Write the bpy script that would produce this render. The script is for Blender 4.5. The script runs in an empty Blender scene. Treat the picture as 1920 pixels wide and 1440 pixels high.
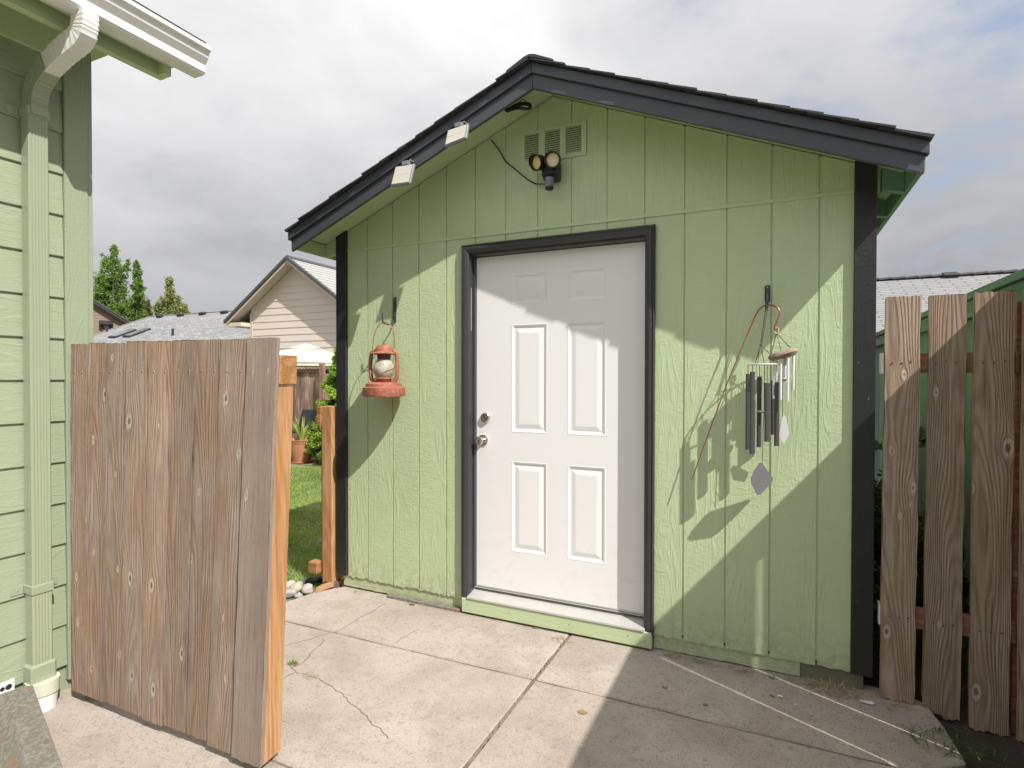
import bpy, bmesh, math, random
import numpy as np
from mathutils import Vector, Matrix, Euler
from math import sin, cos, pi, radians, sqrt, atan2, exp
random.seed(7); rng = np.random.default_rng(7)
scene = bpy.context.scene
COL = scene.collection

# ------------------------------------------------------------------ camera
F, YAW, PITCH, ROLL = 1060.932, 0.432082, 0.0122928, 0.0012978
CAM = np.array([2.47389, -3.01640, 1.43907])
FW = np.array([-sin(YAW)*cos(PITCH), cos(YAW)*cos(PITCH), -sin(PITCH)])
_r = np.array([cos(YAW), sin(YAW), 0.0]); _u = np.cross(_r, FW)
RT = _r*cos(ROLL)+_u*sin(ROLL); UP = -_r*sin(ROLL)+_u*cos(ROLL)
cd = bpy.data.cameras.new("camera"); cam = bpy.data.objects.new("camera", cd); COL.objects.link(cam)
cd.sensor_width = 36; cd.lens = F/1920*36; cd.clip_start = 0.05; cd.clip_end = 2000
M = Matrix.Identity(4)
for i in range(3):
    M[i][0] = RT[i]; M[i][1] = UP[i]; M[i][2] = -FW[i]; M[i][3] = CAM[i]
cam.matrix_world = M
scene.camera = cam
def on(px, py, ax, v):
    """world point seen at photo position (px,py), on the plane axis=v"""
    d = FW*F+RT*(px-960)+UP*(720-py); t = (v-CAM[ax])/d[ax]
    return Vector(CAM+d*t)
def G(px, py, z=0.0): return on(px, py, 2, z)
def depth(P): return float((np.array(P)-CAM)@FW)

# ------------------------------------------------------------------ light
SUN = Vector((-2.06, 1.0, -2.43)).normalized()
sl = bpy.data.lights.new("sun", 'SUN'); sun = bpy.data.objects.new("sun", sl); COL.objects.link(sun)
sl.energy = 3.5; sl.angle = radians(0.55); sl.color = (1.0, 0.955, 0.88)
sun.rotation_euler = SUN.to_track_quat('-Z', 'Y').to_euler(); sun.location = (8, -6, 9)
scene.view_settings.view_transform = 'Standard'; scene.view_settings.look = 'None'
scene.view_settings.gamma = 1; scene.view_settings.use_curve_mapping = False
scene.view_settings.exposure = 0.68

class NT:
    def __init__(s, tree): s.t = tree; s.l = tree.links
    def n(s, typ, **kw):
        nd = s.t.nodes.new(typ)
        for k, v in kw.items():
            if k.startswith('_'): setattr(nd, k[1:], v)
        for k, v in kw.items():
            if not k.startswith('_'):
                key = int(k[1:]) if k[0] == 'i' and k[1:].isdigit() else k.replace('__', ' ')
                s.set(nd, key, v)
        return nd
    def set(s, nd, key, v):
        inp = nd.inputs[key]
        if isinstance(v, bpy.types.NodeSocket): s.l.new(v, inp)
        elif isinstance(v, bpy.types.Node): s.l.new(v.outputs[0], inp)
        else: inp.default_value = v
    def m(s, op, a, b=0.0, c=0.0, clamp=False):
        nd = s.n('ShaderNodeMath', _operation=op, _use_clamp=clamp, i0=a, i1=b)
        if op in ('MULTIPLY_ADD', 'SMOOTH_MIN', 'COMPARE'): s.set(nd, 2, c)
        return nd.outputs[0]
    def vm(s, op, a, b): return s.n('ShaderNodeVectorMath', _operation=op, i0=a, i1=b).outputs[0]
    def scale(s, v, sc): return s.vm('MULTIPLY', v, sc)
    def noise(s, v, scale=1, detail=3, rough=.5, dist=0.0):
        return s.n('ShaderNodeTexNoise', Vector=v, Scale=scale, Detail=detail, Roughness=rough, Distortion=dist).outputs[0]
    def ramp(s, f, lo, hi): 
        return s.n('ShaderNodeMapRange', _interpolation_type='SMOOTHSTEP', Value=f, i1=lo, i2=hi).outputs[0]
    def mix(s, f, a, b, mode='MIX'):
        nd = s.n('ShaderNodeMix', _data_type='RGBA', _blend_type=mode)
        s.set(nd, 0, f); s.set(nd, 6, a); s.set(nd, 7, b); return nd.outputs[2]

world = bpy.data.worlds.new("World"); scene.world = world; world.use_nodes = True
w = NT(world.node_tree); world.node_tree.nodes.clear()
wo = w.n('ShaderNodeOutputWorld')
sky = w.n('ShaderNodeTexSky', _sky_type='NISHITA', _sun_disc=False, _sun_elevation=radians(46.7), _sun_rotation=radians(116), _dust_density=1.5)
bg1 = w.n('ShaderNodeBackground', Color=sky, Strength=0.12)
tc = w.n('ShaderNodeTexCoord').outputs[0]
sep = w.n('ShaderNodeSeparateXYZ', Vector=tc)
zz = w.m('ADD', w.m('MAXIMUM', sep.outputs[2], 0.0), 0.28)
cv = w.n('ShaderNodeCombineXYZ', X=w.m('DIVIDE', sep.outputs[0], zz), Y=w.m('DIVIDE', sep.outputs[1], zz), Z=0.37).outputs[0]
n1 = w.noise(w.vm('ADD', cv, (3.1, 1.7, 0)), 1.3, 7, .55, .35)
n2 = w.noise(w.vm('ADD', cv, (9.3, 4.2, 2)), .62, 4, .5, .2)
n3 = w.noise(w.vm('ADD', cv, (1.3, 7.2, 5)), 3.6, 6, .6, .5)
dens = w.m('ADD', w.m('MULTIPLY', n1, .65), w.m('MULTIPLY', n2, .35))
br = w.m('ADD', w.m('MULTIPLY', n2, 1.1), w.m('ADD', w.m('MULTIPLY', n1, .8), w.m('MULTIPLY', n3, .25)))
bright = w.ramp(br, 0.78, 1.30)
lum = w.m('MULTIPLY_ADD', w.m('MAXIMUM', sep.outputs[2], 0.0), .70, .205)     # overcast sky: brighter towards the zenith
lum = w.m('MULTIPLY', lum, w.m('MULTIPLY_ADD', bright, .44, .79))
ccol = w.mix(w.ramp(lum, .2, .6), (.955, .962, 1.03, 1), (1.0, 1.0, 1.005, 1))
bg2 = w.n('ShaderNodeBackground', Color=ccol, Strength=lum)
cover = w.ramp(dens, .31, .42)
mx = w.n('ShaderNodeMixShader', i0=cover, i1=bg1.outputs[0], i2=bg2.outputs[0])
w.l.new(mx.outputs[0], wo.inputs[0])

# ------------------------------------------------------------------ materials
MATS = {}
def newmat(name):
    m = bpy.data.materials.new(name); m.use_nodes = True
    t = NT(m.node_tree); m.node_tree.nodes.clear()
    out = t.n('ShaderNodeOutputMaterial'); b = t.n('ShaderNodeBsdfPrincipled')
    t.l.new(b.outputs[0], out.inputs[0]); MATS[name] = m
    return m, t, b
def coords(t, k=9.0):
    oi = t.n('ShaderNodeObjectInfo').outputs['Random']
    tc = t.n('ShaderNodeTexCoord').outputs['Object']
    off = t.n('ShaderNodeCombineXYZ', X=t.m('MULTIPLY', oi, k*1.7), Y=t.m('MULTIPLY', oi, k*2.9), Z=t.m('MULTIPLY', oi, k*5.3)).outputs[0]
    return t.vm('ADD', tc, off), oi
def bump(t, b, h, dist=.002, strength=1.0):
    t.set(b, 'Normal', t.n('ShaderNodeBump', Height=h, Distance=dist, Strength=strength))
def c4(c): return (c[0], c[1], c[2], 1)
def plain(name, col, rough=.5, metal=0.0, var=.06, bscale=60, bdist=.0006, spec=.5):
    m, t, b = newmat(name); v, oi = coords(t)
    n = t.noise(v, 6, 4, .6); f = t.noise(v, bscale, 3, .6)
    k = t.m('ADD', 1-var, t.m('MULTIPLY', n, 2*var))
    t.set(b, 'Base Color', t.n('ShaderNodeVectorMath', _operation='SCALE', i0=col, Scale=k).outputs[0])
    b.inputs['Roughness'].default_value = rough; b.inputs['Metallic'].default_value = metal
    b.inputs['Specular IOR Level'].default_value = spec
    if bdist: bump(t, b, f, bdist)
    return m
def axscale(axis, long, cross):
    return tuple(long if a == axis else cross for a in 'XYZ')
def grain_nodes(t, v, axis, knots, rings=26.0, kdens=1.0, lo=.55, cr0=5.0):
    """returns ring pattern, fibre, knot mask, halo mask"""
    low = t.noise(t.scale(v, axscale(axis, lo, cr0)), 1, 2, .45, .25)
    if knots:
        kv = t.scale(v, axscale(axis, 2.9, 8.5))
        vo = t.n('ShaderNodeTexVoronoi', _feature='F1', Vector=kv, Scale=kdens, Randomness=1.0)
        d = vo.outputs['Distance']; cr = t.n('ShaderNodeSeparateColor', Color=vo.outputs['Color']).outputs[0]
        sel = t.m('GREATER_THAN', cr, .45)
        kd = t.m('MULTIPLY', t.m('EXPONENT', t.m('MULTIPLY', d, -6.5)), sel)
        low = t.m('ADD', low, t.m('MULTIPLY', kd, .33))
        knot = t.m('MULTIPLY', t.m('SUBTRACT', 1.0, t.ramp(d, .03, .07)), sel)
        halo = t.m('MULTIPLY', t.m('SUBTRACT', 1.0, t.ramp(d, .07, .17)), sel)
    else: knot = halo = None
    ring = t.m('ADD', t.m('MULTIPLY', t.m('SINE', t.m('MULTIPLY', low, rings*6.283)), .5), .5)
    fib = t.noise(t.scale(v, axscale(axis, 3.2, 95)), 1, 5, .72, .15)
    return ring, fib, knot, halo
def wood(name, A, B, Cc, axis='Z', knots=True, rough=.85, rings=24, vary=.35, bd=.0022, halo_c=(.55, .5, .46), kdens=1.0):
    m, t, b = newmat(name); v, oi = coords(t)
    ring, fib, knot, halo = grain_nodes(t, v, axis, knots, rings, kdens)
    patch = t.ramp(t.noise(t.scale(v, axscale(axis, 1.4, 7)), 1, 4, .6, .4), .38, .68)
    base = t.mix(patch, c4(A), c4(Cc))
    base = t.mix(t.m('MULTIPLY', ring, .45), base, c4(B))
    base = t.mix(t.m('MULTIPLY', t.ramp(fib, .40, .66), .55), base, c4(B))
    if knots:
        base = t.mix(t.m('MULTIPLY', halo, .55), base, c4(halo_c))
        base = t.mix(t.m('MULTIPLY', knot, .85), base, c4((B[0]*.55, B[1]*.5, B[2]*.45)))
    r2 = t.m('FRACT', t.m('MULTIPLY', oi, 7.13))
    k = t.m('ADD', 1-vary*.5, t.m('MULTIPLY', r2, vary))
    base = t.n('ShaderNodeVectorMath', _operation='SCALE', i0=base, Scale=k).outputs[0]
    t.set(b, 'Base Color', base); b.inputs['Roughness'].default_value = rough; b.inputs['Specular IOR Level'].default_value = .25
    h = t.m('ADD', t.m('MULTIPLY', ring, -.35), t.m('MULTIPLY', fib, .8))
    if knots: h = t.m('SUBTRACT', h, t.m('MULTIPLY', knot, .7))
    bump(t, b, h, bd)
    return m
def painted(name, col, axis='Z', rough=.42, bd=.0022, rings=15, dirt=0.0, crackle=1.0, var=.05):
    m, t, b = newmat(name); v, oi = coords(t)
    ring, fib, _, _ = grain_nodes(t, v, axis, False, rings*.62, 1, 1.5, 10)
    sharp = t.ramp(ring, .72, .97)
    area = t.ramp(t.noise(t.scale(v, axscale(axis, 1.5, 5)), 1, 2), .42, .6)
    crk = t.noise(t.scale(v, axscale(axis, 85, 24)), 1, 3, .6, .9)
    f2 = t.noise(t.scale(v, axscale(axis, 16, 120)), 1, 4, .65, .9)
    h = t.m('ADD', t.m('MULTIPLY', t.m('MULTIPLY', sharp, area), .34), t.m('MULTIPLY', f2, .95))
    h = t.m('ADD', h, t.m('MULTIPLY', t.m('MULTIPLY', crk, t.m('SUBTRACT', 1.25, area)), .75*crackle))
    n = t.noise(v, 2.3, 5, .6)
    k = t.m('ADD', 1-var, t.m('MULTIPLY', n, 2*var))
    base = t.n('ShaderNodeVectorMath', _operation='SCALE', i0=col, Scale=k).outputs[0]
    if dirt:
        dn = t.ramp(t.noise(v, 14, 6, .75), .56, .78)
        base = t.mix(t.m('MULTIPLY', dn, dirt), base, (.28, .25, .19, 1))
    if name.startswith('black') or name.startswith('charcoal'):
        ch = t.ramp(t.noise(t.scale(v, axscale(axis, 40, 70)), 1, 3, .7), .70, .76)
        base = t.mix(t.m('MULTIPLY', ch, .5), base, (.30, .30, .29, 1))
    if name.startswith('green_siding') or name.startswith('green_skirt'):
        pz = t.n('ShaderNodeSeparateXYZ', Vector=t.n('ShaderNodeNewGeometry').outputs['Position']).outputs[2]
        dn = t.noise(v, 22, 6, .75); spl = t.m('MULTIPLY', t.ramp(pz, .34, .04), t.ramp(dn, .40, .62))
        base = t.mix(t.m('MULTIPLY', spl, .42), base, (.30, .27, .19, 1))
    t.set(b, 'Base Color', base)
    t.set(b, 'Roughness', t.m('ADD', rough-.06, t.m('MULTIPLY', n, .12))); bump(t, b, h, bd)
    return m

GREEN = (.53, .635, .385)
M_siding = painted('green_siding_paint', GREEN, 'Z', .38, .0030, var=.08)
M_green = painted('green_trim_paint', GREEN, 'X', .42, .0010)
M_greenY = painted('green_trim_paint_lengthwise', GREEN, 'Y', .5, .0010)
M_skirt = painted('green_skirt_paint', (.52, .60, .37), 'X', .5, .0022, dirt=.5)
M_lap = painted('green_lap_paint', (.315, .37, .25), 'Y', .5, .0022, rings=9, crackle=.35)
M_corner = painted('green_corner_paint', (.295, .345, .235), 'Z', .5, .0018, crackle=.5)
M_spout = plain('green_painted_metal', (.315, .355, .25), .33, 0, .03, 40, .0002)
M_black = painted('black_trim_paint', (.020, .0205, .023), 'Z', .45, .0012, dirt=.05)
M_blackX = painted('charcoal_fascia_paint', (.060, .066, .080), 'X', .42, .0010, dirt=.06)
M_casing = plain('dark_casing_paint', (.042, .043, .046), .38, 0, .12, 50, .0006)
def doormat():
    m, t, b = newmat('white_door_paint'); v = t.n('ShaderNodeTexCoord').outputs['Object']
    P = t.n('ShaderNodeSeparateXYZ', Vector=t.n('ShaderNodeNewGeometry').outputs['Position'])
    low = t.ramp(P.outputs[2], .75, .12); n = t.noise(t.scale(v, (9, 1, 14)), 1, 6, .75, .5); n2 = t.noise(v, 3, 4, .6)
    kx = t.m('SUBTRACT', P.outputs[0], .90); kz = t.m('SUBTRACT', P.outputs[2], 1.1)
    kd = t.ramp(t.m('SQRT', t.m('ADD', t.m('MULTIPLY', kx, kx), t.m('MULTIPLY', t.m('MULTIPLY', kz, kz), .35))), .20, .03)
    g = t.m('MULTIPLY', t.m('MAXIMUM', low, kd), t.ramp(n, .48, .75))
    base = t.mix(t.m('MULTIPLY', g, .22), (.875, .875, .88, 1), (.45, .41, .36, 1))
    base = t.mix(t.m('MULTIPLY', n2, .05), base, (.70, .70, .70, 1))
    t.set(b, 'Base Color', base); t.set(b, 'Roughness', t.m('MULTIPLY_ADD', n2, .2, .27)); bump(t, b, t.noise(v, 9, 3, .5), .0012); return m
M_door = doormat()
M_alum = plain('aluminium_threshold', (.56, .55, .52), .42, .3, .12, 70, .0004)
M_metal = plain('satin_nickel', (.62, .6, .57), .25, 1.0, .03, 40, .0001)
M_darkmetal = plain('dark_hook_metal', (.07, .08, .10), .45, .4, .3, 90, .0005)
M_blackpl = plain('black_plastic', (.02, .02, .022), .38, 0, .1, 60, .0004)
M_greypl = plain('grey_plastic', (.20, .205, .22), .45, 0, .1, 60, .0003)
M_whitegut = plain('white_gutter_enamel', (.78, .78, .77), .3, 0, .02, 20, .0002)
M_pvc = plain('white_pvc', (.80, .80, .78), .35, 0, .02, 20, .0002)
M_soil = plain('dark_soil', (.055, .042, .03), .95, 0, .4, 40, .02)
M_mulch = plain('red_bark_mulch', (.16, .065, .035), .95, 0, .5, 60, .02)
M_stone_n = 0
def stone_mat(n, c): return plain(n, c, .85, 0, .15, 30, .004)
M_st = [stone_mat('pale_river_stone', (.46, .42, .37)), stone_mat('grey_river_stone', (.36, .35, .34)), stone_mat('dark_river_stone', (.055, .05, .048)), stone_mat('tan_river_stone', (.5, .43, .33))]
M_gate = wood('weathered_cedar_gate', (.30, .225, .175), (.175, .12, .088), (.36, .245, .165), 'Z', rings=15, vary=.34, halo_c=(.50, .44, .39), kdens=1.25)
M_gateedge = wood('grey_cedar_batten', (.38, .32, .285), (.24, .195, .17), (.43, .37, .33), 'Z', knots=False, rings=14, vary=.1)
M_orange = wood('orange_cedar_post', (.50, .27, .125), (.30, .13, .05), (.56, .33, .17), 'Z', knots=False, rings=14, vary=.1, kdens=.6, bd=.0012)
M_orangeX = wood('orange_cedar_end', (.46, .23, .09), (.17, .07, .025), (.5, .27, .12), 'X', knots=False, rings=9, vary=.1)
M_fence = wood('weathered_fence_board', (.38, .27, .20), (.19, .125, .09), (.46, .36, .29), 'Z', rings=17, vary=.22, bd=.003, halo_c=(.52, .45, .38), kdens=.8)
M_rail = wood('brown_fence_rail', (.36, .18, .10), (.17, .08, .045), (.42, .23, .13), 'X', rings=12)
M_backfence = wood('dark_stained_fence', (.24, .16, .12), (.12, .08, .065), (.50, .38, .28), 'Z', knots=False, rings=12, vary=.6)
M_greenfence = wood('green_stained_fence', (.12, .22, .145), (.07, .12, .085), (.16, .27, .19), 'Z', knots=False, rings=14, vary=.3)
M_greenfenceY = wood('green_stained_cap', (.12, .21, .14), (.075, .13, .09), (.17, .25, .18), 'Y', knots=False, rings=14, vary=.1)
M_offcut = wood('sawn_offcut', (.42, .25, .15), (.28, .15, .08), (.48, .3, .2), 'X', knots=False, rings=10)

def concrete():
    m, t, b = newmat('broom_finished_concrete'); v, oi = coords(t, 3)
    tc = t.n('ShaderNodeTexCoord').outputs['Object']
    sp = t.noise(v, 120, 4, .75); md = t.noise(v, 30, 6, .75); lg = t.noise(v, 2.2, 6, .62, .4)
    vo = t.n('ShaderNodeTexVoronoi', _feature='F1', Vector=v, Scale=170).outputs['Distance']
    base = t.mix(t.ramp(lg, .3, .7), (.38, .322, .28, 1), (.49, .43, .382, 1))
    base = t.mix(t.m('MULTIPLY', t.ramp(t.noise(v, 4.3, 8, .78, .8), .48, .68), .38), base, (.265, .228, .196, 1))
    base = t.mix(t.m('MULTIPLY', t.ramp(md, .52, .68), .5), base, (.235, .20, .17, 1))
    base = t.mix(t.m('MULTIPLY', t.ramp(sp, .54, .66), .55), base, (.17, .145, .12, 1))
    base = t.mix(t.m('MULTIPLY', t.ramp(sp, .44, .33), .5), base, (.54, .49, .44, 1))
    base = t.mix(t.m('MULTIPLY', t.ramp(vo, .20, .08), .3), base, (.50, .46, .42, 1))
    t.set(b, 'Base Color', base); b.inputs['Roughness'].default_value = .9; b.inputs['Specular IOR Level'].default_value = .2
    bump(t, b, t.m('ADD', sp, md), .0026)
    return m
M_conc = concrete()
def rust():
    m, t, b = newmat('rusty_red_enamel'); v, oi = coords(t)
    n = t.noise(v, 55, 6, .75); l = t.noise(v, 14, 4, .6)
    base = t.mix(t.ramp(n, .45, .62), (.37, .115, .07, 1), (.47, .215, .15, 1))
    base = t.mix(t.m('MULTIPLY', t.ramp(l, .5, .7), .6), base, (.20, .075, .035, 1))
    t.set(b, 'Base Color', base); b.inputs['Roughness'].default_value = .6; b.inputs['Metallic'].default_value = .15
    bump(t, b, n, .0015); return m
M_rust = rust()
def galv():
    m, t, b = newmat('galvanised_rusty_steel'); v, oi = coords(t)
    n = t.noise(v, 9, 6, .7, .6); l = t.noise(v, 60, 4, .7)
    base = t.mix(t.ramp(l, .4, .65), (.22, .195, .17, 1), (.34, .32, .30, 1))
    base = t.mix(t.ramp(n, .58, .68), base, (.42, .17, .075, 1))
    t.set(b, 'Base Color', base); b.inputs['Roughness'].default_value = .5; b.inputs['Metallic'].default_value = .4
    bump(t, b, l, .0006); return m
M_galv = galv()
def glass():
    m, t, b = newmat('frosty_globe_glass'); v, oi = coords(t)
    n = t.noise(v, 20, 5, .7)
    t.set(b, 'Base Color', t.mix(t.ramp(n, .4, .7), (.80, .78, .70, 1), (.58, .48, .33, 1)))
    b.inputs['Roughness'].default_value = .16; b.inputs['Transmission Weight'].default_value = .45
    b.inputs['IOR'].default_value = 1.3
    return m
M_glass = glass()
M_lens = plain('amber_led_lens', (.90, .76, .52), .35, 0, .04, 120, .0008)
M_lens2 = plain('gold_led_reflector', (.88, .66, .28), .35, 0, .06, 120, .0008)
M_solar = plain('clouded_solar_cell', (.52, .49, .42), .35, 0, .08, 80, .0002)
M_tube = plain('charcoal_chime_tube', (.11, .106, .115), .35, .3, .05, 60, .0001)
M_sail = plain('grey_chime_sail', (.21, .20, .215), .5, .1, .12, 60, .0003)
M_silver = plain('pale_aluminium_tube', (.80, .80, .83), .4, .1, .04, 60, .0001)
M_string = plain('grey_cord', (.09, .085, .08), .9, 0, .2, 200, .0005)
M_tie = plain('yellowed_ring', (.52, .45, .25), .5, 0, .1, 60, .0003)
M_copper = plain('copper_red_rod', (.42, .12, .06), .4, .5, .2, 80, .0004)
M_drift = wood('grey_driftwood', (.36, .27, .2), (.15, .10, .07), (.5, .42, .36), 'X', knots=False, rings=10)
M_terra = plain('terracotta', (.50, .22, .13), .7, 0, .08, 30, .0008)
M_canvas = plain('cream_canvas', (.82, .76, .64), .8, 0, .02, 40, .0006)
M_paper = plain('white_paper_scrap', (.8, .8, .8), .7, 0, .02)
M_dry = plain('dry_brown_leaf', (.30, .19, .10), .85, 0, .4)
M_straw = plain('dry_straw', (.42, .34, .2), .9, 0, .3)
M_crack = plain('crack_dirt', (.17, .14, .11), .95, 0, .4, 80, .002)
M_jsand = plain('joint_sand', (.21, .175, .13), .95, 0, .9, 120, .006)
M_beige = plain('beige_lap_siding', (.71, .62, .565), .6, 0, .03, 25, .0008)
M_beigetrim = plain('beige_barge_board', (.62, .55, .48), .6, 0, .04)
M_brown = plain('brown_lap_siding', (.26, .175, .135), .7, 0, .05)
M_darkpaint = plain('dark_roof_trim', (.028, .028, .032), .6, 0, .1)
M_tile = plain('charcoal_roof_tile', (.085, .088, .095), .75, 0, .3, 20, .003)
M_shedsh = plain('charcoal_asphalt_shingle', (.045, .047, .052), .9, 0, .5, 260, .003)
M_slate = plain('grey_tile_field', (.36, .355, .35), .75, 0, .15, 30, .004)
M_sky = plain('skylight_glass', (.16, .19, .2), .15, 0, .05)
def roofmat(name, A, B, sc, sy=.26):
    m, t, b = newmat(name)
    tc = t.n('ShaderNodeTexCoord').outputs['UV']
    br = t.n('ShaderNodeTexBrick', Vector=tc, Color1=c4(A), Color2=c4(B), Mortar=c4((A[0]*.45, A[1]*.45, A[2]*.45)), Scale=sc, Mortar__Size=.035, Brick__Width=.9, Row__Height=sy)
    br.offset_frequency = 2
    n = t.noise(tc, 1.6, 4, .6)
    t.set(b, 'Base Color', t.mix(.18, br.outputs[0], t.mix(n, c4((A[0]*.7,)*3), c4((B[0]*1.15,)*3))))
    b.inputs['Roughness'].default_value = .9
    bump(t, b, br.outputs[1], -.012); return m
M_roofL = roofmat('grey_shingle_roof', (.38, .38, .38), (.17, .17, .175), 2.1, .3)
M_roofR = roofmat('pale_grey_shingle_roof', (.29, .29, .295), (.25, .25, .255), 1.7)
def leafmat(name, A, B, tr=.25, rough=.55):
    m, t, b = newmat(name)
    g = t.n('ShaderNodeNewGeometry').outputs['Random Per Island']
    v = t.n('ShaderNodeTexCoord').outputs['Object']
    n = t.noise(v, 1.7, 3, .6)
    f = t.m('ADD', t.m('MULTIPLY', g, .55), t.m('MULTIPLY', t.ramp(n, .35, .65), .45))
    t.set(b, 'Base Color', t.mix(f, c4(A), c4(B))); b.inputs['Roughness'].default_value = rough
    b.inputs['Specular IOR Level'].default_value = .3
    out = [x for x in m.node_tree.nodes if x.type == 'OUTPUT_MATERIAL'][0]
    trn = t.n('ShaderNodeBsdfTranslucent', Color=t.mix(f, c4((A[0]*1.3, A[1]*1.3, A[2]*.8)), c4((B[0]*1.2, B[1]*1.2, B[2]*.8))))
    ms = t.n('ShaderNodeMixShader', i0=tr, i1=b.outputs[0], i2=trn.outputs[0])
    t.l.new(ms.outputs[0], out.inputs[0]); return m
M_leafA = leafmat('fresh_tree_leaf', (.08, .17, .035), (.27, .40, .09), .4)
M_leafB = leafmat('yellowing_tree_leaf', (.10, .15, .045), (.42, .42, .15), .35)
M_leafC = leafmat('dull_tree_leaf', (.08, .11, .045), (.18, .20, .08), .3)
M_spruce = leafmat('bright_spruce_needle', (.17, .29, .04), (.42, .56, .09), .35)
M_shrub = leafmat('dark_shrub_leaf', (.035, .08, .02), (.09, .18, .04), .3)
M_grass = leafmat('lawn_grass_blade', (.13, .22, .045), (.42, .50, .18), .4)
M_strap = leafmat('yellow_green_strap_leaf', (.20, .28, .05), (.50, .52, .15), .3)
M_bark = plain('tree_bark', (.12, .09, .07), .9, 0, .3, 20, .01)
def lawnmat():
    m, t, b = newmat('lawn_thatch'); v = t.n('ShaderNodeTexCoord').outputs['Object']
    n = t.noise(v, 2.0, 5, .6); f = t.noise(v, 60, 4, .7)
    base = t.mix(t.ramp(n, .35, .65), (.20, .27, .085, 1), (.34, .35, .18, 1))
    base = t.mix(t.m('MULTIPLY', f, .5), base, (.07, .08, .03, 1))
    t.set(b, 'Base Color', base); b.inputs['Roughness'].default_value = .95; bump(t, b, f, .02); return m
M_lawn = lawnmat()

# weathered boards
def fieldwood(name, A, B, Cc, halo_c, rough=.85, bd=.003, vary=.3, contrast=.55):
    m, t, b = newmat(name); oi = t.n('ShaderNodeObjectInfo').outputs['Random']
    at = lambda k: t.n('ShaderNodeAttribute', _attribute_name=k).outputs['Fac']
    ph, u, zl, kd = at('phase'), at('u'), at('along'), at('knot')
    o = t.m('MULTIPLY', oi, 31.0)
    v = t.n('ShaderNodeCombineXYZ', X=t.m('MULTIPLY', u, 130.0), Y=o, Z=t.m('MULTIPLY', zl, 3.0)).outputs[0]
    fib = t.noise(v, 1, 5, .75)
    v2 = t.n('ShaderNodeCombineXYZ', X=t.m('MULTIPLY', u, 22.0), Y=o, Z=t.m('MULTIPLY', zl, 1.3)).outputs[0]
    band = t.ramp(t.noise(v2, 1, 4, .6), .36, .64)
    v3 = t.n('ShaderNodeCombineXYZ', X=t.m('MULTIPLY', u, 9.0), Y=o, Z=t.m('MULTIPLY', zl, 3.0)).outputs[0]
    blot = t.ramp(t.noise(v3, 1, 6, .7), .35, .65)
    ring = t.m('ADD', t.m('MULTIPLY', t.m('SINE', t.m('MULTIPLY', t.m('ADD', ph, t.m('MULTIPLY', fib, .35)), 6.283)), .5), .5)
    ring = t.m('POWER', ring, 1.7)
    base = t.mix(band, c4(A), c4(Cc))
    base = t.mix(t.m('MULTIPLY', blot, .45), base, c4(halo_c))
    base = t.mix(t.m('MULTIPLY', ring, contrast), base, c4(B))
    base = t.mix(t.m('MULTIPLY', t.ramp(fib, .48, .66), .6), base, c4(B))
    halo = t.m('MULTIPLY', t.ramp(kd, .25, .62), t.ramp(t.m('ADD', fib, t.m('MULTIPLY', kd, .4)), .40, .75))
    base = t.mix(t.m('MULTIPLY', halo, .58), base, c4([min(1, c*1.25) for c in halo_c]))
    core = t.ramp(kd, .74, .9)
    base = t.mix(t.m('MULTIPLY', core, .75), base, c4([c*.75 for c in B]))
    base = t.mix(t.ramp(kd, .955, .985), base, (.025, .018, .014, 1))
    # fresh wood showing on split edges
    r2 = t.m('FRACT', t.m('MULTIPLY', oi, 7.13)); k = t.m('ADD', 1-vary*.5, t.m('MULTIPLY', r2, vary))
    t.set(b, 'Base Color', t.n('ShaderNodeVectorMath', _operation='SCALE', i0=base, Scale=k).outputs[0])
    b.inputs['Roughness'].default_value = rough; b.inputs['Specular IOR Level'].default_value = .25
    h = t.m('SUBTRACT', t.m('MULTIPLY', fib, -.9), t.m('MULTIPLY', ring, .5)); h = t.m('SUBTRACT', h, t.m('MULTIPLY', core, .8))
    bump(t, b, h, bd); return m
M_gateF = fieldwood('weathered_cedar_gate', (.25, .188, .152), (.15, .105, .08), (.325, .208, .137), (.42, .355, .31), vary=.30, contrast=.27)
M_gateG = fieldwood('grey_brown_batten', (.33, .25, .205), (.18, .13, .10), (.37, .29, .24), (.41, .35, .31), vary=.05, contrast=.6)
M_fenceF = fieldwood('weathered_fence_board', (.335, .235, .175), (.16, .105, .076), (.41, .285, .195), (.48, .40, .34), vary=.2, contrast=.42, bd=.004)

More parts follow.
